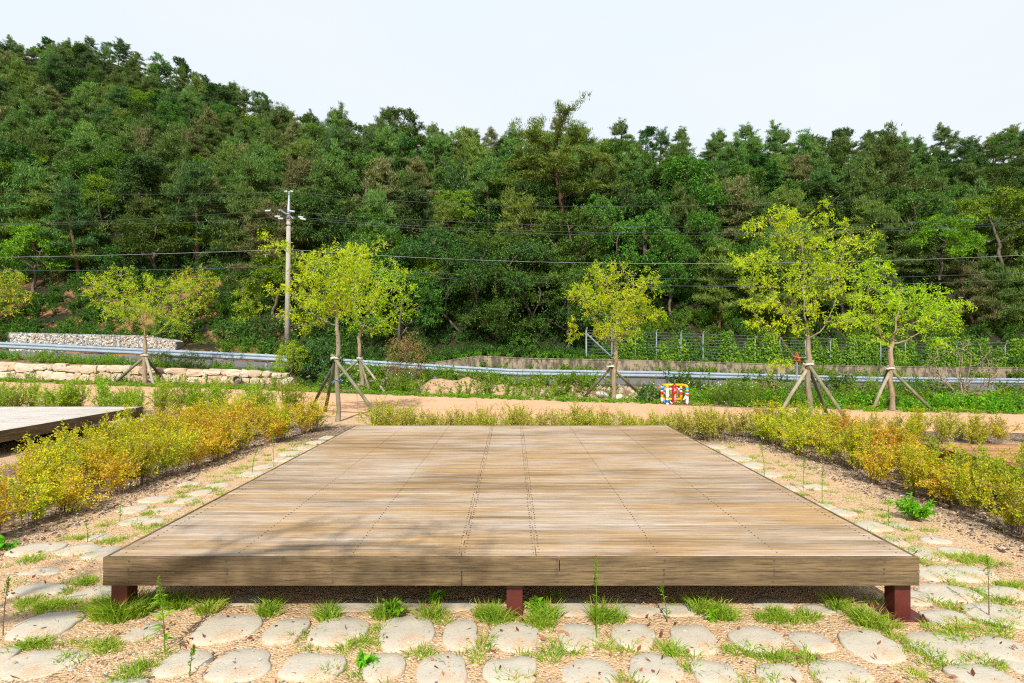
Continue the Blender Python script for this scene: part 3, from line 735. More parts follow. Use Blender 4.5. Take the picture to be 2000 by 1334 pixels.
while Yv < 112:
    sp_ = 3.1 + (Yv - 38) * .021
    Xmax = Yv * .97
    X = -Xmax + frng.uniform(0, sp_)
    while X < Xmax:
        x = X + frng.uniform(-1.1, 1.1); y = Yv + frng.uniform(-1.2, 1.2); X += sp_
        ry = np.interp(x, RX, RY); foot = yr(x) + 9.6
        if y < foot + 1.0 or y > ry + 4: continue
        if any((x - a) ** 2 + (y - b) ** 2 < (2.3 * s_) ** 2 for a, b, s_ in SPECIAL): continue
        u = x / y; h = ground_h(x, y)
        # leave the bare soil patches at the foot of the left slope open
        if u < -.45 and y < foot + 4.5: continue
        rel = (y - foot) / max(ry - foot, 1)
        zone = ('hi' if rel > .42 else 'lo', 'l' if u < -.3 else ('c' if u < .3 else 'r'))
        r = frng.uniform()
        pp = {'l': .72 if rel > .3 else .5, 'c': .74 if rel > .4 else .2, 'r': .72 if rel > .35 else .62}[zone[1]]
        if r < pp: i = frng.choice([0, 1, 2, 3, 4], p=[.34, .26, .16, .15, .09]); pr = PINE[i]; kd = f'p{i}'; nm = 'pine_tree'
        else:
            pb = [.3, .25, .2, .15, .1] if rel > .35 else [.25, .2, .25, .1, .2]
            i = frng.choice([0, 1, 2, 3, 4], p=pb); pr = BROAD[i]; kd = f'b{i}'; nm = 'broadleaf_tree'
        s = frng.uniform(.74, 1.05) * (.68 if rel > .8 else (.86 if rel > .4 else 1))
        lab = KD[kd] + ' ' + ZL[zone]
        o = place(pr, nm, x, y, s, frng.uniform(0, 6.28), lab, 'tree', lab.replace('pine ', 'pines ').replace('tree ', 'trees ').replace('oak ', 'oaks '), None, s * frng.uniform(.85, 1.12))
        o.rotation_euler.x = frng.normal() * .04; o.rotation_euler.y = frng.normal() * .04
        cnt += 1
    Yv += sp_ * .92
pass
for p_ in PINE + BROAD + [HERO] + FRONT:
    assert id(p_) in used

# ---------------------------------------------------------------- young trees beyond and beside the path
def staked(u, y, g=0.0): return gp(u, y, g)
b1 = staked(283, 748); b2 = staked(660, 823); b3 = staked(708, 752); b4 = staked(1197, 784); b5 = staked(1581, 818); b6 = staked(1742, 801)
young_tree('young_tree', b2, b2[1], (659, 655), [(520,460,18,9),(540,482,24,10),(548,568,24,9),(660,520,66,42),(612,565,52,36),(690,560,52,42),(735,482,16,12),(585,512,28,18),(600,628,28,16),(565,612,18,9),(640,600,48,24),(700,500,32,22)],
    420, M['leaf_young'], M['bark_grey'], .055, 'staked tree with yellow green crown at the left back corner of the deck', depth=.75, tl=.14, leafL=.055, leafW=.022, tw=5)
young_tree('young_tree', b3, b3[1], (700, 660), [(770,528,30,22),(802,556,14,10),(755,585,42,36),(790,602,22,16),(720,560,38,46),(742,640,32,16),(690,610,30,30),(700,520,30,26)],
    300, M['leaf_young_yellow'], M['bark_pale'], .085, 'yellowing staked tree across the path, right behind the tree at the deck corner', depth=1.3, leafL=.085, leafW=.035, tl=.22, step=.18, kill=.17)
young_tree('young_tree', b1, b1[1], (283, 676), [(225,532,14,11),(249,532,11,11),(200,560,34,20),(270,565,46,30),(338,572,42,26),(250,602,46,22),(202,596,24,12),(318,612,36,20),(366,560,20,14),(345,640,18,16),(183,545,20,8),(296,640,20,10)],
    330, M['leaf_young_green'], M['bark_pale'], .09, 'light green staked tree in front of the pink stone wall', depth=1.3, leafL=.085, leafW=.034, tl=.22, step=.18, kill=.17)
young_tree('young_tree', b4, b4[1], (1202, 690), [(1200,590,66,50),(1195,530,42,22),(1132,575,28,18),(1265,560,26,32),(1282,617,20,13),(1116,633,18,9),(1124,660,13,9),(1200,648,46,15),(1158,555,30,22),(1235,610,36,28)],
    420, M['leaf_young_yellow'], M['bark_pale'], .075, 'yellow leaved round staked tree between the path and the wire fence', depth=1.0, leafL=.066, leafW=.028, tl=.16, step=.13, kill=.12, tw=4)
young_tree('young_tree', b5, b5[1], (1578, 680), [(1525,425,34,20),(1470,440,26,9),(1610,418,13,24),(1592,428,10,12),(1656,447,14,20),(1700,462,18,22),(1475,510,44,20),(1490,558,48,18),(1478,595,34,10),(1595,550,62,40),(1602,475,36,28),(1472,628,24,10),(1525,714,24,16),(1560,620,42,28),(1650,625,26,14),(1640,520,30,24),(1660,480,24,16),(1535,470,26,24),(1500,640,30,10)],
    470, M['leaf_young'], M['bark_grey'], .065, 'tallest staked tree with open yellow green crown right of the deck', depth=.85, tl=.14, leafL=.058, leafW=.024, tw=4)
young_tree('young_tree', b6, b6[1], (1738, 690), [(1706,520,32,16),(1690,545,24,16),(1715,580,60,24),(1700,625,50,20),(1815,570,36,16),(1840,598,46,14),(1830,625,42,14),(1720,664,24,10),(1840,672,18,9),(1882,596,16,6),(1765,600,30,24),(1770,640,30,14),(1860,640,20,8)],
    400, M['leaf_young'], M['bark_pale'], .07, 'wide low staked tree right of the tallest staked tree', depth=1.0, tl=.15, leafL=.062, leafW=.025, step=.12, kill=.11)
def far_base(u, D): x = (u - 1000) / F * D; return np.array([x, D, ground_h(x, D) - .05])
fb = far_base(372, 38.3)
young_tree('young_tree', fb, fb[1], (376, 630), [(385,542,34,22),(405,568,22,18),(372,612,22,20),(392,592,24,18),(350,560,24,20)], 160, M['leaf_orange'], M['bark_dark'], .1,
    'slim tree with orange tinged crown behind the light green staked tree', depth=1.8, leafL=.15, leafW=.07, tl=.35, step=.3, kill=.26)
fb = far_base(482, 38.5)
young_tree('young_tree', fb, fb[1], (482, 640), [(480,576,28,7),(488,600,34,9),(492,630,20,9),(470,620,16,8)], 90, M['leaf_young_green'], M['bark_dark'], .07,
    'small yellow green tree at the hill foot left of the utility pole', depth=1.1, leafL=.14, leafW=.06, tl=.3, step=.26, kill=.24)
fb = far_base(-10, 40.5)
young_tree('young_tree', fb, fb[1], (-6, 635), [(15,545,26,18),(42,576,24,12),(10,600,26,20),(-20,560,30,34),(25,572,20,16),(-40,600,24,24)], 220, M['leaf_orange'], M['bark_pale'], .12,
    'maple with orange and yellow leaves at the left edge', depth=2.0, leafL=.16, leafW=.08, tl=.35, step=.3, kill=.26, tw=5)
fb = far_base(585, 39)
young_tree('young_tree', fb, fb[1], (585, 640), [(580,600,22,10),(590,622,18,10)], 60, M['leaf_young_green'], M['bark_dark'], .06,
    'slender staked sapling at the hill foot just right of the utility pole', depth=.9, leafL=.14, leafW=.06, tl=.3, step=.26, kill=.24)
# the tree behind the camera whose light shade falls on the deck
e = empty('young_tree', (-4.3, -1.7, 0)); tag(e, 'young tree whose overhanging branch dapples the left front of the deck', 'tree')
q_ = unit(rng.normal(size=(150, 3))) * rng.uniform(.2, 1, (150, 1)) ** .5
A_ = np.concatenate([q_ * [.95, .5, .42] + [2.75, .1, 4.95], q_[:60] * [.7, .6, .5] + [.9, -.2, 5.4]])
nodes, par = colonize(A_, [np.array([.25 * t * t, 0, 4.3 * t]) for t in np.linspace(0, 1, 9)], .13, .12, jit=.12)
rad, ch = radii(nodes, par, .004, .06); mb = MB(); branch_mesh(mb, nodes, par, rad); mb.build('trunk', M['bark_grey'], e, smooth=True)
tp, TD = tips(nodes, par, ch); V, Fq = sprays(nodes[tp], TD, 3, .18, 4, .06, .026); mesh_np('crown', V, [Fq], M['leaf_young'], e)

def support(top, feet, label, mats, r=.035, tie=.03, D=None, extra=None):
    e = empty('tree_support', (top[0], top[1], 0)); tag(e, label, 'tree stakes', 'stake frames holding the young trees')
    o0 = np.array([top[0], top[1], 0])
    for i, f in enumerate(feet):
        f = np.array(f, float); tdir = unit(np.array(top) - f); a = f - tdir * .1; b = np.array(top) + tdir * .1
        off = np.array([math.cos(i * 2.1), math.sin(i * 2.1), 0]) * r * 1.1
        mb = MB(); mb.tube(np.array([a, (a + b) / 2, b]) - o0 + np.array([[0,0,0],[0,0,0],off]), [r, r * .95, r * .88], 9)
        mb.build('pole', mats[i % len(mats)], e, smooth=True)
    mb = MB(); c = np.array(top) - o0
    for j in range(2):
        ring = [c + [r * 2.6 * math.cos(a), r * 2.3 * math.sin(a), j * r * .5 + .01 * math.sin(3 * a)] for a in np.linspace(0, 2 * math.pi, 13)]
        mb.tube(ring, r * .3, 5)
    mb.build('tie', M['rope'], e, smooth=True)
    return e
def top_at(u, y, D): return px(u, y, D)
support(top_at(656, 700, b2[1]), [gp(608, 800), gp(632, 810) + [-.15, .55, 0], gp(746, 826)], 'dark stakes bracing the tree at the left back corner of the deck', [M['stake_dark'], M['stake_dark'], M['stake']], .038)
support(top_at(703, 700, b3[1]), [gp(640, 757), gp(752, 767), gp(720, 757)], 'pale stakes bracing the yellowing tree across the path', [M['stake'], M['stake_pale'], M['stake']], .045)
support(top_at(284, 694, b1[1]), [gp(226, 747), gp(301, 752), gp(320, 745)], 'stakes bracing the light green tree by the pink stone wall', [M['stake'], M['stake_pale'], M['stake_dark']], .06)
support(top_at(1193, 716, b4[1]), [gp(1140, 777), gp(1252, 772), gp(1204, 782) + [0, .3, 0]], 'two long stakes bracing the yellow leaved round tree', [M['stake'], M['stake'], M['stake_dark']], .042)
support(top_at(1579, 712, b5[1]), [gp(1517, 818), gp(1636, 822) + [0, .35, 0], gp(1657, 826)], 'stakes bracing the tallest staked tree', [M['stake_pale'], M['stake_dark'], M['stake']], .04)
support(top_at(1738, 720, b6[1]), [gp(1704, 801), gp(1722, 797) + [0, .3, 0], gp(1822, 803)], 'stakes bracing the wide low tree', [M['stake_pale'], M['stake_dark'], M['stake']], .04)
mb = MB(); c = px(1580, 718, b5[1]); mb.lathe([(.062, -.05), (.075, -.03), (.078, .02), (.064, .045)], (c[0], c[1], c[2]), 12)
tag(mb.build('trunk_band', M['band'], smooth=True), 'brown burlap band wrapped round the tallest staked tree', 'trunk band')
mb = MB(); c = px(660, 742, b2[1])
mb.tube([c + [.062 * math.cos(a), .062 * math.sin(a), .012 * math.sin(a * 2)] for a in np.linspace(0, 6.3, 13)], .008, 5); mb.tube([c + [.06, -.02, 0], c + [.1, -.04, .01], c + [.09, -.05, -.05]], .006, 4)
mb.tube([c + [-.05, -.03, 0], c + [-.12, -.05, -.05]], .005, 4)
tag(mb.build('blue_tie', M['blue_tape'], smooth=True), 'blue tape knotted round the trunk at the deck corner', 'tape')

# ---------------------------------------------------------------- decks
def deck(label, x0, x1, y0, y1, top, mdeck, mfas, joints=(-.29, .145), joists=(-2.26, -1.60, -.93, -.29, .145, .86, 1.56, 2.26)):
    cx, c0 = (x0 + x1) / 2, y0
    e = empty('wooden_deck', (cx, y0, 0)); tag(e, label, 'deck', 'low wooden camping decks')
    w = (x1 - x0) / 2; L = y1 - y0; th = .025
    mb = MB(); pitch = .1; n = int(round((L) / pitch)); pitch = L / n
    r_ = random.Random(int(x0 * 10))
    for i in range(n):
        ya, yb = i * pitch + .0026, (i + 1) * pitch - .0026
        if i == 0: ya = .024
        js = sorted([joints[i % 2]]) if i % 7 else [joints[0], joints[1]]
        xs = [-w + .021] + js + [w - .021]
        dz = r_.uniform(-.0012, .0012)
        for a, b in zip(xs[:-1], xs[1:]):
            mb.box((a + .0015, ya, top - th), (b - .0015, yb, top + dz), bev=.0025)
    mb.build('deck_boards', mdeck, e)
    mb = MB()
    for i in range(n):
        for X in joists:
            if abs(X) > w: continue
            isj = X in joints
            for yy in (.28, .72):
                for dx in ((-.018, .018) if isj else (0,)):
                    c = (X + dx + r_.uniform(-.004, .004), (i + yy) * pitch, top)
                    if i == 0 and yy < .3: continue
                    mb.lathe([(.0052, -.003), (.0052, .0016), (.003, .0022)], c, 6)
    mb.build('screws', M['screw'], e)
    # fascia: two boards high all round
    h1 = .082; zt = top + .001; zm = top - h1; zb = zm - .08
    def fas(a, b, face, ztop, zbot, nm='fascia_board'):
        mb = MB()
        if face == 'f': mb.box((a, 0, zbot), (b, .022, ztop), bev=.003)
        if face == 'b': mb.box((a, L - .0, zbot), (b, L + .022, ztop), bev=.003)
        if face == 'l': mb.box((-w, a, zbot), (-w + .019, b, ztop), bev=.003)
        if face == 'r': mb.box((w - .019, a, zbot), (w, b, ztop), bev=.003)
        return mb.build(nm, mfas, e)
    for a, b in ((-w, .275), (.28, w)): fas(a, b, 'f', zt, zm + .0015)
    for a, b in ((-w, -.286), (-.281, w)): fas(a, b, 'f', zm - .0015, zb)
    for a, b in ((-w + .02, w - .02),): fas(a, b, 'b', zt - .001, zm + .0015); fas(a, b, 'b', zm - .0015, zb)
    for s in ('l', 'r'):
        fas(.0225, L * .55, s, zt, zm + .0015); fas(L * .55 + .004, L - .001, s, zt, zm + .0015)
        fas(.0225, L * .4, s, zm - .0015, zb); fas(L * .4 + .004, L - .001, s, zm - .0015, zb)
    mb = MB()
    for X in (-2.2, -1.64, -1.03, -.29, .262, .88, 1.51, 2.15):
        for zz in (zt - .022, zm + .012, zm - .014, zb + .022):
            if abs(X) > w: continue
            c = np.array([X + r_.uniform(-.006, .006), .0, zz + r_.uniform(-.003, .003)])
            mb.tube([c + [0, -.0022, 0], c + [0, .002, 0]], .0068, 8)
    for yy in np.arange(.3, L, .62):
        for sgn in (-1, 1):
            for zz in (zt - .022, zm - .014):
                c = np.array([sgn * w, yy, zz]); mb.tube([c + [sgn * .002, 0, 0], c + [-sgn * .002, 0, 0]], .006, 7)
    mb.build('fascia_screws', M['screw_bright'], e)
    mb = MB()
    for X in joists: mb.box((X - .025, .06, zb + .012), (X + .025, L - .06, top - th - .003))
    for Y in (.1, L / 2, L - .1): mb.box((-w + .03, Y - .04, zb + .004), (w - .03, Y + .04, zb + .06), m=0)
    mb.build('steel_frame', M['joist'], e)
    s = .093
    for X in (-w + .01 + s / 2, 0.02, w - .012 - s / 2):
        for Y in (.055, L / 2, L - .15):
            mb = MB(); mb.box((X - s/2, Y, .012), (X + s/2, Y + s, zb + .006), bev=.004); lg = mb.build('leg', M['red_steel'], e)
            mb = MB(); q = .062; dn = -.016 if X < .5 else 0; mb.box((X - s/2 - q, Y - q, dn), (X + s/2 + q, Y + s + q, .0125 + dn), bev=.003); bp = mb.build('base_plate', M['red_steel'], lg)
            for a in (-1, 1):
                for b in (-1, 1):
                    if Y > 1 or cx < -3 or cx > 3 or X < .5: continue
                    mb = MB(); c = (X + a * (s/2 + q - .02), Y + s/2 + b * (s/2 + q - .02), .0125); mb.lathe([(.013, 0), (.013, .012), (.007, .0125), (.007, .024)], c, 6)
                    mb.build('bolt', M['red_steel'], lg)
    return e
TOP = .37
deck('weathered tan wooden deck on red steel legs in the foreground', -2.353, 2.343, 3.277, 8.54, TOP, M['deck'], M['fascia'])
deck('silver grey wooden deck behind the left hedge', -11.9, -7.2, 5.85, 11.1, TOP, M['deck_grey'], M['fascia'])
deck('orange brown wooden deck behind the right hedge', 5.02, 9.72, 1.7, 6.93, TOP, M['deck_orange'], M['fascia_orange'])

# ---------------------------------------------------------------- paving slabs
def slab(u, y, rx, ry, up=.014, seed=0, world=None):
    r_ = np.random.default_rng(seed)
    if world is None:
        c = gp(u, y); wx = rx / F * c[1]; za = gp(u, y - ry)[1]; zb = gp(u, y + ry)[1]; wy = (za - zb) / 2; cy_ = (za + zb) / 2
        c = np.array([(u - 1000) / F * cy_, cy_, 0]); wx = max(wx, .07); wy = min(max(wy, .07), .34)
    else: c = np.array([world[0], world[1], 0]); wx, wy = world[2], world[3]
    k = 26; a = np.arange(k) / k * 2 * math.pi
    ph = r_.uniform(0, 6.28, 6); am = r_.uniform(.2, 1, 6)
    rr = 1 + .07 * am[0] * np.sin(2 * a + ph[0]) + .075 * am[1] * np.sin(3 * a + ph[1]) + .045 * am[2] * np.sin(4 * a + ph[2]) + .03 * am[3] * np.sin(6 * a + ph[3]) + .018 * r_.normal(size=k) - .03 * (r_.uniform(size=k) < .12)
    sq = 1 / (np.abs(np.cos(a)) ** 2.6 + np.abs(np.sin(a)) ** 2.6) ** (1 / 2.6); rr = rr * sq
    # perspective makes the outline lean: keep the true plan shape plain
    shear = c[0] / max(c[1], .1) * 0.0
    rings = [(1.0, -.03), (1.0, up - .011), (.975, up - .004), (.93, up), (.5, up + .0015)]
    V = []
    for s, z in rings:
        for q in range(k): V.append((wx * rr[q] * s * math.cos(a[q]), wy * rr[q] * s * math.sin(a[q]), z + .0015 * math.sin(3 * a[q] + ph[4])))
    V.append((0, 0, up + .002)); n = len(rings)
    q4 = [(i*k+j, i*k+(j+1)%k, (i+1)*k+(j+1)%k, (i+1)*k+j) for i in range(n-1) for j in range(k)]
    t3 = [((n-1)*k+j, (n-1)*k+(j+1)%k, n*k) for j in range(k)]
    o = mesh_np('paving_stone', V, [np.array(t3), np.array(q4)], M['stone'], smooth=True)
    o.location = (c[0], c[1], 0); o.rotation_euler = (r_.normal() * .012, r_.normal() * .012, 0)
    return o, (c[0], c[1], wx, wy)
SLABS = []
ROWS = {
 'row under the deck front': [(692,1183,50,13),(790,1178,38,13),(893,1181,36,13),(1120,1184,38,20),(1240,1190,44,14),(1320,1191,44,13),(1505,1178,40,12),(1598,1190,38,10),(480,1170,38,13)],
 'row nearest the deck front': [(90,1225,57,28),(282,1234,30,20),(444,1230,57,29),(560,1235,38,26),(662,1236,54,27),(794,1238,56,32),(900,1243,36,28),(1005,1245,48,29),(1129,1246,42,25),(1237,1246,43,23),(1354,1251,46,28),(1477,1252,54,24),(1584,1255,41,20),(1700,1264,57,30),(1850,1267,70,31),(1960,1273,50,26)],
 'second row in front of the deck': [(2,1283,30,17),(78,1297,74,29),(360,1296,46,26),(471,1301,62,32),(611,1306,60,27),(749,1306,42,27),(864,1311,52,33),(998,1313,53,26),(1150,1314,55,27),(1279,1306,53,30),(1396,1318,45,25),(1520,1317,42,22),(1640,1315,60,25),(1915,1325,60,25),(1995,1303,24,22)],
 'third row in front of the deck': [(230,1352,60,24),(560,1378,52,26),(700,1374,50,26),(930,1380,48,28),(1070,1378,52,26),(1340,1376,54,26),(1480,1380,50,26),(1760,1378,56,26)],
}
sd_ = 100
for rn, L_ in ROWS.items():
    L_ = sorted(L_)
    for i, (u, y, rx, ry) in enumerate(L_):
        o, s = slab(u, y, rx, ry, up=(.002 if ('under' in rn or (u, y) in ((282,1234),(1150,1314))) else random.uniform(.009, .02)), seed=sd_); sd_ += 1; SLABS.append(s)
        tag(o, f'beige stone slab, {ordinal(i)} from the left in the {rn}', 'paving stone', 'flat stone slabs laid round the deck', 'thing')
LS = [(205,1082,36,12),(156,1075,36,10),(72,1074,45,13),(78,1116,40,8),(75,1155,48,14),(185,1161,45,17),(261,995,27,8),(326,997,26,8),(276,1018,38,9),(192,1050,24,7),(366,978,23,6),(303,976,28,6),(393,963,20,6),(426,948,21,5),(370,946,20,4)]
RS = [(1703,1029,32,10),(1757,1027,20,7),(1745,1059,25,9),(1805,1082,32,13),(1826,1057,28,6),(1860,1075,28,7),(1811,1122,30,14),(1880,1122,58,16),(1850,1161,58,17),(1775,1167,36,16),(1955,1158,42,13),(1844,1207,42,16),(1948,1203,58,22),(1547,954,22,6),(1592,952,22,5),(1610,990,20,6),(1646,1002,22,7)]
def column_gen(x0, x1, y0, y1, dy, seed):
    r_ = np.random.default_rng(seed); out_ = []
    for j, xx in enumerate(np.linspace(x0, x1, 2)):
        y = y0 + (.2 if j else 0)
        while y < y1:
            out_.append((xx + r_.normal() * .04, y, r_.uniform(.12, .17), r_.uniform(.14, .19))); y += dy + r_.uniform(-.03, .06)
    return out_
for side, L_, cg in (('left', LS, column_gen(-2.72, -3.18, 6.75, 9.8, .43, 5)), ('right', RS, column_gen(2.72, 3.15, 6.75, 9.2, .45, 6))):
    items = [slab(u, y, rx, ry, up=(.001 if y in (1116, 1050) else random.uniform(.006, .016)), seed=sd_ + i) for i, (u, y, rx, ry) in enumerate(L_)]; sd_ += 40
    items += [slab(0, 0, 0, 0, random.uniform(.006, .014), sd_ + i, w) for i, w in enumerate(cg)]; sd_ += 40
    for ring in ('beside', 'outer'):
        sel = [it for it in items if (abs(it[1][0]) < 2.98) == (ring == 'beside')]
        sel.sort(key=lambda it: it[1][1])
        for i, (o, s) in enumerate(sel):
            SLABS.append(s)
            where = f'in the line beside the {side} deck edge' if ring == 'beside' else f'in the outer line {side} of the deck'
            num = (ordinal(i) if i < 20 else 'last') + ' back'
            tag(o, f'beige stone slab, {num} {where}', 'paving stone', 'flat stone slabs laid round the deck', 'thing')
SL = np.array(SLABS)

# ---------------------------------------------------------------- gravel, grass, litter
def pebble_mesh(name, P, s, mat, label, flat=.6):
    n = len(P); base = np.array([[1,0,0],[0,1,0],[-1,0,0],[0,-1,0],[0,0,1],[0,0,-.6]], float)
    f = np.array([[0,1,4],[1,2,4],[2,3,4],[3,0,4],[1,0,5],[2,1,5],[3,2,5],[0,3,5]])
    a = rng.uniform(0, 6.28, n); c, si = np.cos(a), np.sin(a)
    V = base[None] * (1 + rng.normal(size=(n, 6, 3)) * .22) * s[:, None, None] * np.array([1, .75, flat])
    V = np.stack([V[..., 0] * c[:, None] - V[..., 1] * si[:, None], V[..., 0] * si[:, None] + V[..., 1] * c[:, None], V[..., 2]], -1) + P[:, None]
    Fx = (f[None] + (np.arange(n) * 6)[:, None, None]).reshape(-1, 3)
    return tag(mesh_np(name, V.reshape(-1, 3), [Fx], mat), label, kind='stuff')
def on_slab(X, Y, m=1.0):
    d = ((X[:, None] - SL[None, :, 0]) / (SL[None, :, 2] * m)) ** 2 + ((Y[:, None] - SL[None, :, 1]) / (SL[None, :, 3] * m)) ** 2
    return (d < 1).any(1)
n = 60000
Yg = 2.2 + 7.3 * rng.uniform(size=n) ** 2.2; Xg = rng.uniform(-1, 1, n) * np.minimum(4.6, Yg * .95 + .3)
k_ = (~on_slab(Xg, Yg, .97) | (rng.uniform(size=n) < .11)) & ~((np.abs(Xg) < 2.3) & (Yg > 4.3) & (Yg < 8.5)); Xg, Yg = Xg[k_], Yg[k_]
sz_ = np.exp(rng.normal(size=len(Xg)) * .45) * .0037
zz = np.where(on_slab(Xg, Yg, .97), .017, .001)
pebble_mesh('gravel', np.stack([Xg, Yg, zz], 1), sz_, M['gravel'], 'coarse orange gravel with white and dark pebbles')
n = 16000
sgn = np.where(rng.uniform(size=n) < .5, -1, 1); Xg = sgn * (3.75 + np.abs(rng.normal(size=n)) * .6); Yg = rng.uniform(3.0, 10.2, n)
m_ = rng.uniform(size=n) < .2; Xg = np.where(m_, rng.uniform(-4, 5, n), Xg); Yg = np.where(m_, rng.uniform(8.9, 10.6, n), Yg)
pebble_mesh('pebbles', np.stack([Xg, Yg, np.full(n, .003)], 1), np.exp(rng.normal(size=n) * .5) * .0085, M['grit'], 'grey and white grit under the hedges')

def tuft(n, h, spread, seed=None):
    a = rng.uniform(0, 6.28, n); r = np.sqrt(rng.uniform(0, 1, n)) * spread
    P = np.stack([r * np.cos(a), r * np.sin(a), np.zeros(n)], 1)
    D = unit(np.stack([np.cos(a) * .5 * r / spread + rng.normal(size=n) * .35, np.sin(a) * .5 * r / spread + rng.normal(size=n) * .35, np.full(n, 1.0)], 1))
    hh = h * rng.uniform(.35, 1.1, n); W = .0035 * (1 + h * 4)
    S = unit(np.cross(D, rng.normal(size=(n, 3)))) * W * .5
    out2 = np.stack([np.cos(a), np.sin(a), np.zeros(n)], 1) * .35 + rng.normal(size=(n, 3)) * .12
    mid = P + D * hh[:, None] * .55; tip = P + D * hh[:, None] + out2 * hh[:, None]; tip[:, 2] -= .12 * hh
    V = np.stack([P + S, P - S, mid - S * .8, mid + S * .8, tip], 1).reshape(-1, 3); b = np.arange(n) * 5
    return V, np.stack([b, b+1, b+2, b+3], 1), np.stack([b+3, b+2, b+4], 1)
TV, TQ, TT, nv = [], [], [], 0
def add_tuft(x, y, n, h, s, el=1.0):
    global nv
    V, q, t3 = tuft(n, h, s); V = V * [el, 1, 1] + [x, y, ground_h(x, y) if y > 12 else 0]
    TV.append(V); TQ.append(q + nv); TT.append(t3 + nv); nv += len(V)
for (u, y, h) in [(222,1204,.2),(240,1206,.2),(256,1202,.18),(205,1200,.17),(232,1196,.15),(250,1190,.15),(212,1202,.12),(275,1188,.13),(980,1212,.1),(350,1186,.13),(320,1180,.12),(415,1192,.14),(515,1196,.13),(640,1204,.12),(755,1200,.14),(845,1206,.12),(955,1206,.13),(945,1200,.11),(1062,1208,.15),(1050,1216,.12),(1175,1208,.16),(1190,1210,.12),(1385,1198,.15),(1400,1202,.12),(1480,1208,.07),(1545,1212,.07),(1590,1205,.07),(1520,1206,.08),(1700,1218,.12),(1680,1208,.12),(1730,1222,.1),(1640,1188,.14),(190,1188,.10),(210,1182,.1),(90,1182,.08),(130,1180,.07),(60,1178,.06),(175,1135,.06)]:
    c = gp(u, y)
    for q in range(3): add_tuft(c[0] + rng.normal() * .03, c[1] + rng.normal() * .02, 70, h * .8, .055)
for (u, y, w_) in [(100,1262,60),(190,1268,40),(215,1258,30),(60,1262,30),(150,1290,20),(590,1248,24),(700,1262,30),(720,1250,26),(740,1235,26),(850,1215,26),(935,1270,22),(945,1285,14),(815,1278,40),(1085,1262,30),(1095,1278,30),(1200,1268,40),(1215,1262,20),(1310,1268,34),(1330,1275,30),(1440,1275,40),(1470,1285,40),(1500,1290,24),(1545,1282,34),(1570,1288,24),(1790,1262,20),(1800,1280,20),(1830,1300,22),(1770,1260,20),(1890,1300,30),(1000,1340,30),(1080,1225,24),(265,1305,24),(290,1290,20),(240,1335,40),(650,1328,26),(700,1310,22),(1230,1330,24),(1440,1333,20),(1760,1310,20),
    (60,1096,34),(40,1100,20),(150,1052,26),(142,1056,20),(205,1028,20),(225,1058,28),(240,1052,20),(165,1130,20),(110,1185,60),(80,1190,40),(325,980,14),(300,1004,16),(360,970,12),(375,985,14),(290,1030,14),(420,932,12),(355,962,14),(410,958,12),(440,940,10),(470,915,10),(455,925,12),(500,900,10),(520,890,9),(545,880,8),(575,868,8),(480,912,8),(530,900,10),(565,882,8),(440,965,8),
    (1540,932,16),(1500,917,9),(1600,948,12),(1470,895,8),(1575,912,10),(1555,968,14),(1620,985,10),(1660,1000,10),(1690,1040,14),(1750,1052,18),(1730,1012,12),(1790,1092,22),(1780,1075,14),(1870,1092,50),(1900,1095,30),(1840,1085,26),(1930,1100,24),(1965,1140,40),(1860,1128,40),(1900,1150,40),(1940,1175,44),(1980,1200,20),(1850,1185,22),(1900,1222,40),(1930,1232,30),(1860,1225,30),(1960,1222,30),(1845,1235,30),(1880,1252,30),(1700,1175,16),(1730,985,8),(1820,1040,14),(1960,1310,14),(1890,1160,20),(1990,1150,14)]:
    c = gp(u, y); wx = w_ / F * c[1]; m = max(2, int(w_ / 7))
    for q in range(m): add_tuft(c[0] + rng.uniform(-1, 1) * wx, c[1] + rng.normal() * .035, 34, rng.uniform(.035, .062), .045, 1.2)
gr_r = np.random.default_rng(9)
for (cx_, cy_, wx, wy) in SLABS:
    for q in range(2):
        if gr_r.uniform() < .42:
            a = gr_r.uniform(0, 6.28); x = cx_ + math.cos(a) * (wx + .04); y = cy_ + math.sin(a) * (wy + .03)
            if abs(x) < 2.38 and y > 3.6: continue
            if on_slab(np.array([x]), np.array([y]), 1.0)[0]: continue
            for j in range(gr_r.integers(1, 4)): add_tuft(x + gr_r.normal() * .035, y + gr_r.normal() * .03, 24, gr_r.uniform(.03, .055), .04)
for q in range(190):
    sg = gr_r.choice([-1, 1]); x = sg * gr_r.uniform(2.5, 3.7); y = gr_r.uniform(3.6, 10)
    add_tuft(x, y, 22, gr_r.uniform(.025, .05), .045, 1.3)
tag(mesh_np('grass', np.concatenate(TV), [np.concatenate(TT), np.concatenate(TQ)], M['grass']), 'tufts of short green grass growing between the slabs', kind='stuff')

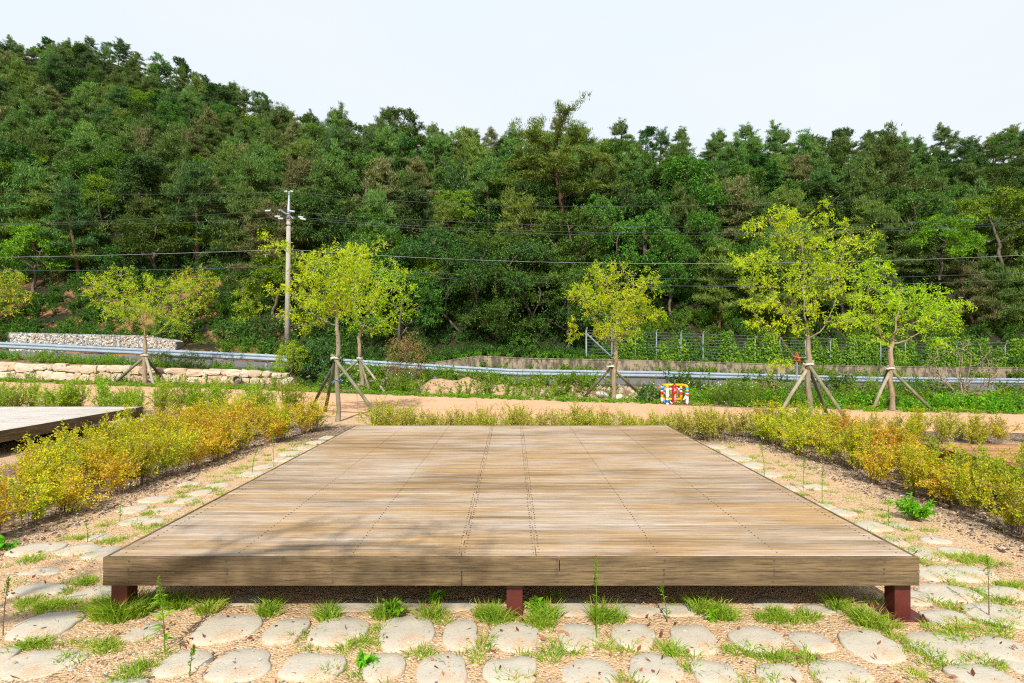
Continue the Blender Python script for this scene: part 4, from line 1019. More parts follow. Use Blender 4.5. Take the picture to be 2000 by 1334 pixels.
n = 420
Yl = 2.4 + 2.2 * rng.uniform(size=n) ** 1.4; Xl = rng.uniform(-1, 1, n) * Yl * .93
k_ = ~((np.abs(Xl) < 2.3) & (Yl > 3.6)); Xl, Yl = Xl[k_], Yl[k_]; n = len(Xl)
D = rand_dirs(n); D[:, 2] = np.abs(D[:, 2]) * .35; D = unit(D); NN = unit(rng.normal(size=(n, 3)) * .5 + [0, 0, 1])
V, Fq = leaf_quads(np.stack([Xl, Yl, np.full(n, .02)], 1), D, NN, rng.uniform(.018, .045, n), rng.uniform(.01, .024, n), -.2)
tag(mesh_np('leaf_litter', V, [Fq], M['litter']), 'curled brown fallen leaves scattered over the gravel', kind='stuff')
mb = MB(); r2 = random.Random(3)
for q in range(60):
    y = r2.uniform(2.5, 4.2); x = r2.uniform(-.9, .9) * y
    if abs(x) < 2.3 and y > 3.5: continue
    a = r2.uniform(0, 3.14); l = r2.uniform(.04, .12)
    mb.tube([(x, y, .012), (x + l * math.cos(a) * .5, y + l * math.sin(a) * .5, .02), (x + l * math.cos(a + .3), y + l * math.sin(a + .3), .014)], .0016, 3)
tag(mb.build('dry_twigs', M['twig']), 'thin dry twigs lying on the gravel', kind='stuff')

# ---------------------------------------------------------------- hedges: each shrub its own thing
def hedge_proto(seed, h, w, nst, lmat, leafL=.031, leafW=.0165, perst=3, nl=9, tip=.1):
    global rng
    keep, rng = rng, np.random.default_rng(seed)
    e = empty('hedge_shrub'); mb = MB(); PP = []; DD = []
    for i in range(nst):
        a = rng.uniform(0, 6.28); lean = rng.uniform(.05, 1.0) ** .7; hh = h * rng.uniform(.6, 1.08) * (1 - .25 * lean)
        p0 = np.array([math.cos(a) * .07, math.sin(a) * .07, 0]) * rng.uniform(.2, 1.2)
        ex = np.array([math.cos(a) * lean * w, math.sin(a) * lean * w, hh]) + rng.normal(size=3) * .02
        t = np.linspace(0, 1, 6)[:, None]; c = p0 + (ex - p0) * [1, 1, 0] * t ** 1.5 + np.array([0, 0, 1]) * hh * t ** .9 + rng.normal(size=(6, 3)) * .012 * t
        mb.tube(c, np.linspace(.0036, .0012, 6), 3, cap=False)
        for j in range(perst * 3):
            u = rng.uniform(.18, 1.0); k = min(4, int(u * 5)); q = c[k] + (c[k+1] - c[k]) * (u * 5 - k)
            dd = unit(unit(c[k+1] - c[k]) + rng.normal(size=3) * .75 + [0, 0, .25]); l = rng.uniform(.06, .17)
            mb.tube([q, q + dd * l * .5 + [0, 0, .004], q + dd * l + [0, 0, .012]], [.0016, .0012, .0008], 3, cap=False)
            PP.append(q); DD.append(dd * l)
        PP.append(c[4]); DD.append((c[5] - c[4]) * 1.3)
    mb.build('stems', M['twig'], e)
    P = np.array(PP); DL = np.array(DD); n = len(P)
    t = np.linspace(.1, 1.05, nl); Q = (P[:, None] + DL[:, None] * t[None, :, None]).reshape(-1, 3)
    Dn = unit(DL); side = unit(np.cross(Dn, rng.normal(size=(n, 3)))); side2 = np.cross(Dn, side)
    ph = np.arange(nl) * 2.4
    LD = unit(Dn[:, None] * .75 + side[:, None] * np.cos(ph)[None, :, None] + side2[:, None] * np.sin(ph)[None, :, None] + rng.normal(size=(n, nl, 3)) * .2).reshape(-1, 3)
    NN = unit(rng.normal(size=LD.shape) * .5 + [0, 0, .8]); m = len(Q)
    V, Fq = leaf_quads(Q, LD, NN, leafL * rng.uniform(.6, 1.25, m), leafW * rng.uniform(.7, 1.2, m), .1)
    mesh_np('leaves', V, [Fq], lmat, e)
    rng = keep
    return e
HP = [hedge_proto(31 + i, (.60, .66, .56, .63, .6, .5)[i], .31, 18, M['hedge_orange' if i in (2, 5) else 'hedge'], perst=4) for i in range(6)]
HG = [hedge_proto(51 + i, .66, .24, 15, M['hedge_green'], perst=4) for i in range(2)]
HT = [hedge_proto(61 + i, .54, .22, 14, M['hedge_thin'], .029, .014, 4, 8) for i in range(3)]
hr = np.random.default_rng(4)
HEDGE_USED = {}
def put_shrub(protos, x, y, s, label, group):
    k = hr.integers(len(protos)); pr = protos[k]
    if id(pr) in HEDGE_USED: o = copy_tree(pr)
    else: HEDGE_USED[id(pr)] = 1; o = pr
    for kk in ('label', 'category', 'group'):
        if kk in o: del o[kk]
    o.name = 'hedge_shrub'; o.location = (x, y, -.01); o.scale = (s * hr.uniform(.9, 1.15), s * hr.uniform(.9, 1.15), s * hr.uniform(.82, 1.15))
    o.rotation_euler = (hr.normal() * .08, hr.normal() * .08, hr.uniform(0, 6.28))
    tag(o, label, 'shrub', group)
def hedge(protos, x0, x1, y0, y1, sx, sy, s, label, group, jit=.09, skip=0.0, sfun=None, shift=0.0):
    y = y0
    while y <= y1:
        nx_ = max(1, int(round((x1 - x0) / sx)))
        for i in range(nx_ + 1):
            if hr.uniform() < skip: continue
            x = x0 + (x1 - x0) * i / nx_ if nx_ else x0
            xx, yy = x + hr.normal() * jit + shift * (y - y0) * ((x - x0) / max(x1 - x0, .1)), y + hr.normal() * jit
            put_shrub(protos, xx, yy, (sfun(xx, yy) if sfun else s) * hr.uniform(.88, 1.1), label, group)
        y += sy
hedge(HP, -5.65, -4.36, 3.6, 10.9, .42, .46, .95, shift=.085, label='yellow green shrub in the thick hedge between the two decks', group='shrubs of the thick hedge left of the deck', sfun=lambda x, y: .82 + .04 * (y - 4) - (.12 if x < -5.2 and y < 8 else 0))
hedge(HP + HG[:1], 4.22, 4.98, 3.4, 9.4, .42, .46, .9, 'yellow and orange shrub in the thick hedge right of the deck', 'shrubs of the thick hedge right of the deck', sfun=lambda x, y: .84 + .035 * (y - 4))
hedge(HG, -14.5, -4.9, 12.3, 13.1, .42, .42, 1.15, 'bright green shrub in the row behind the grey deck', 'shrubs of the green row behind the grey deck', .12, .12)
hedge(HT, -2.3, 4.3, 9.4, 9.85, .27, .40, 1.2, 'thin yellowish shrub in the low row behind the deck', 'shrubs of the thin row behind the deck', .07, .04, lambda x, y: .98 + .05 * math.sin(x * 2.3))
hedge(HT + HP[:1], 4.7, 12.5, 9.0, 9.7, .40, .40, .95, 'yellow shrub in the row behind the orange brown deck', 'shrubs of the row behind the orange brown deck', .1, .15)

# ---------------------------------------------------------------- single weeds near the deck
def stem_weed(name, x, y, h, lean, label, mat, leaf=(.05, .008), nleaf=26, head=True, cat='weed', stem=None, z=0.0):
    e = empty(name, (x, y, z)); tag(e, label, cat)
    t = np.linspace(0, 1, 7)[:, None]; c = np.array([0, 0, h]) * t + np.array([lean[0], lean[1], 0]) * t ** 2
    mb = MB(); mb.tube(c, np.linspace(.0034, .0014, 7), 5, cap=False); mb.build('stem', stem or M['weed'], e, smooth=True)
    u = rng.uniform(.12, .95, nleaf); P = c[0] + (c[-1] - c[0]) * 0; P = np.array([[np.interp(v, t[:, 0], c[:, k]) for k in range(3)] for v in u])
    a = rng.uniform(0, 6.28, nleaf); D = unit(np.stack([np.cos(a), np.sin(a), rng.uniform(.3, 1.2, nleaf)], 1))
    V, Fq = leaf_quads(P, D, unit(rng.normal(size=(nleaf, 3)) * .3 + [0, 0, 1]), leaf[0] * rng.uniform(.5, 1.2, nleaf) * (1.25 - u), leaf[1], .3)
    mesh_np('leaves', V, [Fq], mat, e)
    if head:
        m = 150; u = rng.uniform(.72, 1.06, m); P = np.array([[np.interp(min(v, 1), t[:, 0], c[:, k]) for k in range(3)] for v in u])
        r = .045 * h / .4 * (1.1 - u)[:, None] * 2.4; q = rng.normal(size=(m, 3)) * [1, 1, .5]; P = P + unit(q) * r * rng.uniform(.2, 1, (m, 1)); P[:, 2] += (u - 1).clip(0) * h
        V, Fq = leaf_quads(P, rand_dirs(m, .8), rand_dirs(m), .009, .006)
        mesh_np('flower_head', V, [Fq], M['weed'], e)
    return e
c = gp(1165, 1250); stem_weed('tall_weed', c[0], c[1], .42, (.0, .02), 'tall thin weed with pale flower head in front of the middle of the deck', M['weed'], (.04, .006), 22)
c = gp(1303, 1215); stem_weed('tall_weed', c[0], c[1], .24, (-.05, .02), 'short crooked weed in front of the deck, right of the tall thin weed', M['weed'], (.035, .009), 26)
c = gp(323, 1273); stem_weed('tall_weed', c[0], c[1], .36, (-.045, .02), 'bright green long leaved weed bending over near the left front leg of the deck', M['mugwort'], (.10, .016), 34, True)
c = gp(372, 1320); stem_weed('tall_weed', c[0], c[1], .14, (.02, .0), 'small weed with seed heads beside a slab at the bottom left', M['weed'], (.02, .006), 14)
c = gp(1930, 1206); stem_weed('tall_weed', c[0], c[1], .34, (.0, .01), 'slender reddish stemmed weed rising from the grass right of the deck', M['weed_dry'], (.02, .006), 20, True, stem=M['twig'])
c = gp(8, 1240); stem_weed('tall_weed', c[0], c[1], .30, (.02, .01), 'slender weed at the left edge of the gravel', M['weed_dry'], (.02, .006), 20, True, stem=M['twig'])
c = gp(640, 960); 
for (u, y, h, lb) in [(172,1058,.22,'thin dry stalk left of the deck corner'), (235,1020,.24,'thin stalk growing between slabs left of the deck'), (535,905,.42,'tall green weed beside the left edge of the deck'), (493,925,.3,'short green weed beside the left edge of the deck'), (1493,935,.42,'tall weed growing at the right edge of the deck'), (1568,962,.36,'green weed stalk among slabs right of the deck'), (1605,985,.36,'dark thin stalk right of the deck'), (1735,1030,.2,'small stalk beside the bright green mugwort'), (1425,868,.42,'green weed stalk at the right back corner of the deck')]:
    c = gp(u, y); stem_weed('weed_stalk', c[0], c[1], h, (rng.normal() * .03, .0), lb, M['weed'], (.035, .008), 26, h > .25)
for i, (u, y, h) in enumerate([(715, 825, .7), (728, 828, .8), (700, 826, .62)]):
    c = gp(u, y); stem_weed('tall_weed', c[0], c[1], h, (-.1 + .03 * i, .0), ['pale feathery weed standing between the stakes at the deck corner', 'tallest feathery weed between the stakes at the deck corner', 'shortest feathery weed between the stakes at the deck corner'][i], M['weed_dry'], (.04, .006), 40)
def leafy_clump(name, x, y, h, w, n, label, mat, L=.05, W=.028, cat='weed', z=0.0, stems=12):
    e = empty(name, (x, y, z)); tag(e, label, cat); mb = MB(); Ps, Ds = [], []
    for i in range(stems):
        a = rng.uniform(0, 6.28); r = rng.uniform(.1, 1) * w; hh = h * rng.uniform(.55, 1.0) * (1 - .35 * r / w)
        ex = np.array([math.cos(a) * r, math.sin(a) * r, hh]); m = ex * [.45, .45, .6]
        mb.tube([np.zeros(3), m, ex], [h * .012, h * .009, h * .005], 4, cap=False)
        t = rng.uniform(.35, 1.0, n)[:, None]; P = np.where(t < .5, m * t * 2, m + (ex - m) * (t - .5) * 2); Ps.append(P)
        Ds.append(unit(rng.normal(size=(n, 3)) + np.array([math.cos(a), math.sin(a), 0]) * .5 + [0, 0, .3]))
    mb.build('stems', M['weed'], e)
    P = np.concatenate(Ps); D = np.concatenate(Ds); m = len(P)
    V, Fq = leaf_quads(P, D, unit(rng.normal(size=(m, 3)) * .5 + [0, 0, 1]), L * rng.uniform(.5, 1.2, m), W * rng.uniform(.6, 1.2, m), .2)
    mesh_np('leaves', V, [Fq], mat, e); return e
c = gp(1785, 1015); leafy_clump('mugwort_plant', c[0], c[1], .26, .22, 34, 'bright green bushy mugwort plant right of the deck', M['mugwort'], .05, .02, stems=22)
c = gp(770, 1205); leafy_clump('mugwort_plant', c[0], c[1], .12, .07, 12, 'bright green lobed weed in the grass under the front edge of the deck', M['mugwort'], .04, .024, stems=7)
c = gp(714, 1300); leafy_clump('mugwort_plant', c[0], c[1], .085, .06, 12, 'bright green lobed weed among the slabs at the bottom of the picture', M['mugwort'], .036, .022, stems=8)
c = gp(1048, 1200); leafy_clump('leafy_weed', c[0], c[1], .13, .06, 8, 'broad leaved green weed right of the middle front leg', M['mugwort'], .06, .03, stems=6)
c = gp(850, 1180); leafy_clump('leafy_weed', c[0], c[1], .12, .05, 8, 'small broad leaved weed in the shade left of the middle front leg', M['mugwort'], .05, .03, stems=5)
c = gp(1400, 1215); leafy_clump('leafy_weed', c[0], c[1], .09, .07, 8, 'narrow leaved bright weed right of the crooked weed', M['mugwort'], .06, .016, stems=7)
c = gp(5, 1075); leafy_clump('leafy_weed', c[0], c[1], .10, .12, 14, 'small leafy weed below the left hedge at the picture edge', M['mugwort'], .04, .028, stems=8)

# ---------------------------------------------------------------- weeds and undergrowth (uncountable masses)
def weed_template(h, n, L, W, stems=5, spread=.3):
    P, D = [], []
    for i in range(stems):
        a = rng.uniform(0, 6.28); ex = np.array([math.cos(a) * spread * h, math.sin(a) * spread * h, h * rng.uniform(.6, 1.05)]) * rng.uniform(.7, 1.1)
        t = rng.uniform(.1, 1, n // stems)[:, None]; P.append(ex * t * [1, 1, 1]); D.append(rand_dirs(n // stems, .5))
    P = np.concatenate(P); D = np.concatenate(D); m = len(P)
    return leaf_quads(P, D, unit(rng.normal(size=(m, 3)) * .6 + [0, 0, 1]), L * rng.uniform(.5, 1.2, m), W * rng.uniform(.6, 1.1, m), .2)
def scatter(name, mat, label, X, Y, hs, temps, z=None, kind='stuff', sink=.02):
    Vs, Fs, n0 = [], [], 0; Z = ground_hv(X, Y) if z is None else z
    hill = np.clip((np.asarray(Y) - 40) / 12, 0, 1); Z = Z + hill * vnoise(np.asarray(X), np.asarray(Y), 5) * .5
    for x, y, zz, h in zip(X, Y, Z, hs):
        if -3.5 < x < .9 and 17.75 < y < 20.3 and rng.uniform() < .6: continue
        V, Fq = temps[rng.integers(len(temps))]; a = rng.uniform(0, 6.28); c, s = math.cos(a), math.sin(a)
        W = np.stack([V[:, 0] * c - V[:, 1] * s, V[:, 0] * s + V[:, 1] * c, V[:, 2]], 1) * h + [x, y, zz - sink]
        Vs.append(W); Fs.append(Fq + n0); n0 += len(V)
    return tag(mesh_np(name, np.concatenate(Vs), [np.concatenate(Fs)], mat), label, kind=kind)
T_low = [weed_template(1.0, 60, .42, .26, 6, .9) for i in range(4)]       # unit height templates, scaled by hs
T_tall = [weed_template(1.0, 110, .16, .055, 6, .28) for i in range(5)]
T_leafy = [weed_template(1.0, 130, .22, .12, 8, .5) for i in range(5)]
T_bush = [weed_template(1.0, 480, .075, .042, 14, .55) for i in range(4)]
T_mid = [weed_template(1.0, 230, .13, .07, 10, .5) for i in range(5)]
def line_pts(n, x0, x1, f0, f1, power=1.0):
    X = rng.uniform(x0, x1, n); u = rng.uniform(size=n) ** power; Y = np.array([f0(x) + (f1(x) - f0(x)) * q for x, q in zip(X, u)]); return X, Y
YPf = lambda x: float(yp(x)); YRf = lambda x: float(yr(x))
X, Y = line_pts(1500, -24, 16, lambda x: YPf(x) + .06, lambda x: YPf(x) + 1.0, .8)
k_ = (vnoise(X, Y, 2.2) > -.75) | (rng.uniform(size=len(X)) < .3)
scatter('ground_cover', M['weed_bright'], 'bright green creeping weeds along the far edge of the path', X[k_], Y[k_], rng.uniform(.07, .15, k_.sum()), T_low)
X, Y = line_pts(560, -24, 18, lambda x: YPf(x) + .5, lambda x: YPf(x) + 3.2)
k_ = (vnoise(X + 40, Y, 1.6) > -.2) & ~((X > 0) & (X < 4.5) & (rng.uniform(size=len(X)) < .7))
scatter('weeds', M['weed'], 'mixed green weeds on the verge beyond the path', X[k_], Y[k_], rng.uniform(.2, .5, k_.sum()), T_tall)
X, Y = line_pts(420, -30, -8.5, lambda x: float(np.interp(x, XW, YW)) + .5, lambda x: YRf(x) - .3)
k_ = (vnoise(X, Y, 1.5) > -.15); X, Y = X[k_], Y[k_]
scatter('weeds', M['weed'], 'weeds on the soil bank below the left guard rail', X, Y, rng.uniform(.2, .5, len(X)), T_leafy + T_tall)
X, Y = line_pts(1200, -8, 34, lambda x: YPf(x) + 3.0, lambda x: YRf(x) - .3)
k_ = (vnoise(X, Y, 2.0) > -.35) & ~((X > -6.5) & (X < 7.5) & (Y > YRf(0) - 4.2) & (rng.uniform(size=len(X)) < .93)) & ~((X > -1) & (X < 7) & (rng.uniform(size=len(X)) < .75)); X, Y = X[k_], Y[k_]
scatter('weeds', M['weed'], 'weeds covering the ditch and bank below the right guard rail', X, Y, rng.uniform(.35, .85, len(X)), T_leafy + T_tall)
X, Y = line_pts(200, -3, 34, lambda x: YRf(x) - 1.3, lambda x: YRf(x) - .25)
scatter('weeds', M['weed_dry'], 'dry yellowish weeds standing along the right guard rail', X, Y, rng.uniform(.35, .95, len(X)) * .8, T_tall)
X, Y = line_pts(260, 7, 17, lambda x: YPf(x) + .35, lambda x: YPf(x) + 3.5)
scatter('weeds', M['weed_bright'], 'bushy bright weeds beyond the path on the right', X, Y, rng.uniform(.2, .5, len(X)), T_tall + T_leafy)
X, Y = line_pts(150, -4.5, 1.5, lambda x: YPf(x) + .4, lambda x: YPf(x) + 4.5)
scatter('flowering_weeds', M['weed'], 'tall pale flowering weeds beyond the path near the middle', X, Y, rng.uniform(.35, .8, len(X)), T_tall)
X, Y = line_pts(240, -9.5, 5.0, lambda x: YRf(x) - 1.0, lambda x: YRf(x) - .25); k_ = vnoise(X, Y, 1.1) > -.25; X, Y = X[k_], Y[k_]
scatter('weeds', M['weed'], 'tall weeds hiding the guard rail near the middle', X, Y, rng.uniform(.45, .9, len(X)), T_mid + T_tall)
X, Y = line_pts(170, 8, 34, lambda x: YRf(x) - 1.4, lambda x: YRf(x) - .3); k_ = vnoise(X + 9, Y, 1.4) > .2; X, Y = X[k_], Y[k_]
scatter('weeds', M['under'], 'dark bushy weeds hiding parts of the right guard rail', X, Y, rng.uniform(.6, 1.2, len(X)), T_mid)
X, Y = line_pts(260, -8, 20, lambda x: YPf(x) + 1.0, lambda x: YPf(x) + 3.6); k_ = (vnoise(X + 3, Y, 1.3) > -.1) & ~((X > -2.5) & (X < 6.0) & (Y > [YPf(a) + 1.3 for a in X])); X, Y = X[k_], Y[k_]
scatter('weeds', M['under'], 'dark green leafy weeds behind the bright creeping weeds', X, Y, rng.uniform(.2, .5, len(X)), T_mid)
def flowers(name, mat, label, X, Y, h0, h1, s=.035):
    n = len(X); Z = ground_hv(X, Y) + rng.uniform(h0, h1, n); k = 6
    P = np.repeat(np.stack([X, Y, Z], 1), k, 0) + rng.normal(size=(n * k, 3)) * [.09, .09, .05]
    V, Fq = leaf_quads(P, rand_dirs(n * k), rand_dirs(n * k, 1), s, s, 0); return tag(mesh_np(name, V, [Fq], mat), label, kind='stuff')
X, Y = line_pts(170, -9, 9, lambda x: YPf(x) + 1.5, lambda x: YRf(x) - 1.0); flowers('white_flowers', M['flower'], 'small white flowers on the weeds of the ditch bank', X, Y, .3, .75)
X, Y = line_pts(50, -30, -9, lambda x: float(np.interp(x, XW, YW)) + .8, lambda x: YRf(x) - .5); flowers('yellow_flowers', M['flower_y'], 'small orange flowers on the left bank', X, Y, .25, .5)
# hill foot
FT = lambda x: YRf(x) + 7.0
X, Y = line_pts(2300, -42, 44, FT, lambda x: YRf(x) + 16.0, .85)
k_ = (vnoise(X, Y, 3.0) > -.3) | (X > -16); k_ &= ~((X < -21) & (X > -33) & (Y < YRf(-25) + 8.8));  X, Y = X[k_], Y[k_]
scatter('undergrowth', M['under'], 'dense green undergrowth at the foot of the wooded hill', X, Y, rng.uniform(.5, 1.2, len(X)) * np.where((X > -9) & (X < 4.5), .7, 1), T_mid)
X, Y = line_pts(1500, -60, 60, lambda x: YRf(x) + 13.0, lambda x: min(YRf(x) + 40.0, float(np.interp(x, RX, RY)) - 3))
k_ = np.abs(X / Y) < 1.0; X, Y = X[k_], Y[k_]
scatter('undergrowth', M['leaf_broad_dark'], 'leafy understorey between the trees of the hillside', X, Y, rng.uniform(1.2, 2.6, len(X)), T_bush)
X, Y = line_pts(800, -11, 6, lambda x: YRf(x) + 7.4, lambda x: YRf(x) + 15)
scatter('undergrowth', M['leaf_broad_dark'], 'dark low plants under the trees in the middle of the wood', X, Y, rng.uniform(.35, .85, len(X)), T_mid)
X, Y = line_pts(900, -42, -13, FT, lambda x: YRf(x) + 12.5)
k_ = (vnoise(X, Y, 2.5) > -.1) & ~((X < -21) & (X > -33) & (Y < YRf(-25) + 8.6)); X, Y = X[k_], Y[k_]
scatter('roadside_grass', M['weed'], 'grass and low weeds on the slope behind the gabion wall', X, Y, rng.uniform(.25, .6, len(X)), T_tall + T_leafy)
X, Y = line_pts(620, -12, 42, lambda x: YRf(x) + 6.35, lambda x: YRf(x) + 7.9)
Xw, Yw = line_pts(420, -3, 42, lambda x: YRf(x) + 6.1, lambda x: YRf(x) + 6.45); kw_ = vnoise(Xw + 5, Yw, 1.7) > -.1; Xw, Yw = Xw[kw_], Yw[kw_]
scatter('weeds', M['vine'], 'patchy weeds growing against the foot of the concrete retaining wall', Xw, Yw, rng.uniform(.4, 1.15, len(Xw)), T_mid)
scatter('wall_top_weeds', M['vine'], 'weeds spilling over the top of the concrete retaining wall', X, Y, rng.uniform(.2, .5, len(X)), T_leafy)

# ---------------------------------------------------------------- bushes with a shape of their own
def bush(name, x, y, h, w, label, mat, n=260, leafL=.09, leafW=.05, z=None, bark='bark_dark', tw=4, nl=5, tl=.2, step=.16, r0=.03, stems=5, cat='shrub', kill=.15, zup=.55):
    z = ground_h(x, y) if z is None else z
    e = empty(name, (x, y, z - .03)); tag(e, label, cat)
    q = unit(rng.normal(size=(n, 3))) * rng.uniform(.35, 1, (n, 1)) ** .5
    q[:, 2] = np.abs(q[:, 2]) if zup > .6 else q[:, 2]
    A = np.array([0, 0, h * zup]) + q * [w, w, h * (1 - zup if zup <= .6 else .5)] * (1 + .18 * np.sin(q[:, :1] * 7 + q[:, 1:2] * 5))
    nodes, par = colonize(A, [np.array([0, 0, 0.]), np.array([.01, 0, .06])], step, kill, trop=(0, 0, .12), jit=.15)
    rad, ch = radii(nodes, par, .004 + .01 * leafL, r0); mb = MB(); branch_mesh(mb, nodes, par, rad, kmax=5); mb.build('branches', M[bark], e, smooth=True)
    if mat:
        sel = np.where(rad < np.quantile(rad, .85))[0]; sel = sel[sel > 1]
        V, Fq = sprays(nodes[sel], unit(nodes[sel] - nodes[par[sel]]), tw, tl, nl, leafL, leafW, .9); mesh_np('leaves', V, [Fq], mat, e)
    return e
def bp(u, D): return (u - 1000) / F * D
bush('bush', bp(612, 24.5), 24.5, 2.1, 1.15, 'large dark green bush at the end of the stone wall beside the utility pole', M['leaf_broad_dark'], 420, .11, .06, tw=5)
bush('bush', bp(568, 23.3), 23.3, 1.35, .62, 'yellow green drooping bush below the utility pole', M['hedge_green'], 260, .08, .03)
bush('bush', bp(655, 23.8), 23.8, 1.4, .8, 'white flecked green bush behind the yellowing staked tree', M['leaf_broad'], 300, .1, .05)
bush('bush', bp(745, 24.5), 24.5, 1.1, .8, 'low green bush right of the yellowing staked tree', M['leaf_broad'], 240, .1, .05)
bush('shrub', bp(792, 20.6), 20.6, 2.3, .82, 'sparse reddish leaved shrub beyond the path left of the middle', M['leaf_red'], 380, .06, .035, tw=2, nl=4, zup=.58, step=.12, kill=.11)
bush('shrub', bp(1882, 15.6), 15.6, 2.0, .95, 'bare twiggy shrub beyond the path at the right', None, 380, bark='bark_pale', step=.1, kill=.09, r0=.035, leafL=.3)
bush('bush', bp(1268, 15.6), 15.6, .46, .36, 'dark green weed bush left of the fire hydrant', M['under'], 200, .06, .028, step=.08, kill=.07, tl=.08, r0=.012)
bush('bush', bp(1360, 16.2), 16.2, .35, .4, 'low green weed bush right of the fire hydrant', M['weed_bright'], 160, .05, .025, step=.08, kill=.07, tl=.08, r0=.012)
bush('bush', bp(1440, 17), 17, .75, .75, 'light green feathery bush between the hydrant and the tallest staked tree', M['weed_bright'], 320, .05, .02, step=.1, kill=.09, tl=.1, r0=.015)
bush('bush', bp(1490, 21), 21, 1.25, .95, 'brownish green bush behind the tallest staked tree', M['weed_dry'], 300, .06, .03, tw=4)
bush('bush', bp(1690, 18), 18, 1.0, 1.0, 'green bush between the two right staked trees', M['weed'], 300, .06, .03, tw=4)
bush('bush', bp(1790, 19.5), 19.5, 1.2, .9, 'dull green bush behind the wide low tree', M['leaf_broad'], 260, .07, .035)
bush('bush', bp(1960, 15), 15, .45, .6, 'bright leafy bush with pale flowers at the right edge beyond the path', M['weed_bright'], 240, .07, .035, step=.09, kill=.08, tl=.1, r0=.014)
bush('bush', bp(1565, 20.5), 20.5, 1.2, .7, 'green bush behind the trunk of the tallest staked tree', M['leaf_broad'], 240, .07, .035)
bush('bush', bp(885, 24.5), 24.5, 1.05, .65, 'yellow green bush in front of the middle of the guard rail', M['weed'], 240, .07, .03, tw=4)
bush('bush', bp(960, 26), 26, .8, .5, 'small pale green bush by the guard rail right of the sand heap', M['weed'], 200, .07, .03)
for u, y_, lb in ((372, 700, 'dark round bush between the guard rail and the stone wall'), (318, 705, 'greyish bush behind the trunk of the light green staked tree')):
    D_ = 26.2; bush('bush', bp(u, D_), D_, .8, .6, lb, M['under'], 220, .07, .03, step=.14)
bush('bush', bp(432, 26), 26, .45, .45, 'small green weed clump above the stone wall left of the pole', M['weed'], 140, .07, .03)
bush('bush', bp(100, 26.6), 26.6, .6, .8, 'green weed bush above the stone wall near the left edge', M['weed'], 200, .07, .03)
bush('bush', bp(205, 26.6), 26.6, .55, .7, 'second green weed bush above the stone wall from the left edge', M['weed'], 200, .07, .03)
D_ = 37.6
for u, lb, mt in ((455, 'leafy bush on the roadside slope left of the utility pole', 'under'), (520, 'dark bush on the roadside slope just left of the utility pole', 'leaf_broad_dark'), (640, 'dark bush behind the twin staked trees', 'leaf_broad_dark'), (1010, 'bright fern like bush at the foot of the dark wood', 'under'), (340, 'dark bush at the right end of the gabion wall', 'leaf_broad_dark')):
    bush('bush', bp(u, D_), D_, 1.5, 1.3, lb, M[mt], 260, .14, .07, tl=.3, step=.26, kill=.22)

# ---------------------------------------------------------------- walls
def block_row_mesh(mb, x0, x1, yf, z0, z1, wmin, wmax, depth=.22, rr=None, rough=.085):
    x = x0
    while x < x1:
        w = rr.uniform(wmin, wmax); xb = min(x1, x + w)
        n = 9; c = np.array([(x + xb) / 2, 0, (z0 + z1) / 2]); hw = (xb - x) / 2 * .97; hh = (z1 - z0) / 2 * rr.uniform(.88, 1.06)
        a = np.arange(n) / n * 2 * math.pi + rr.uniform(-.2, .2); sq = 1 / (np.abs(np.cos(a)) ** 4 + np.abs(np.sin(a)) ** 4) ** .25
        r = sq * (1 + rr.normal(size=n) * rough); V = []
        for s, d in ((1.0, 0.0), (1.0, -depth * .7), (.90, -depth * .98), (.45, -depth * 1.05)):
            for k in range(n):
                X = c[0] + hw * r[k] * s * math.cos(a[k]); Zz = c[2] + hh * r[k] * s * math.sin(a[k])
                V.append((X, yf((x + xb) / 2) + d + rr.normal() * .012, Zz))
        fs = [(i*n+j, i*n+(j+1)%n, (i+1)*n+(j+1)%n, (i+1)*n+j) for i in range(3) for j in range(n)] + [tuple(3*n+j for j in range(n))]
        mb.add(V, fs); x = xb
wr = np.random.default_rng(21)
e = empty('stone_wall', (-16, 24.4, 0)); tag(e, 'low wall of pink granite blocks along the path on the left', 'stone wall')
mb = MB()
wfy = lambda x: float(np.interp(x, XW, YW)); wfh = lambda x: float(np.interp(x, XW, WH))
x = -32.0
while x < -9.0:
    w = wr.uniform(.7, 1.1); xb = x + w; H_ = wfh(x); zs = H_ * wr.uniform(.42, .6)
    block_row_mesh(mb, x, xb, lambda q: wfy(q), -.05, zs, .4, .9, rr=wr); block_row_mesh(mb, x + wr.uniform(-.1, .1), xb, lambda q: wfy(q), zs, H_ + wr.uniform(-.03, .06), .35, .8, rr=wr); x = xb
o = mb.build('stone_blocks', M['granite'], e, smooth=False); o.matrix_parent_inverse = Matrix.Translation((16, -24.4, 0))
V, id_ = [], []
xs = np.arange(-32, -8.9, .5)
for x in xs:
    y, h = wfy(x) + .02, wfh(x) - .04
    V += [(x, y, -.1), (x, y, h), (x, y + .4, h), (x, y + .4, -.1)]
q = np.arange(len(xs) * 4).reshape(-1, 4); f = np.concatenate([np.stack([q[:-1, a], q[1:, a], q[1:, b], q[:-1, b]], -1) for a, b in ((0, 1), (1, 2), (2, 3))])
o = mesh_np('mortar_backing', V, [f], M['mortar'], e); o.matrix_parent_inverse = Matrix.Translation((16, -24.4, 0))

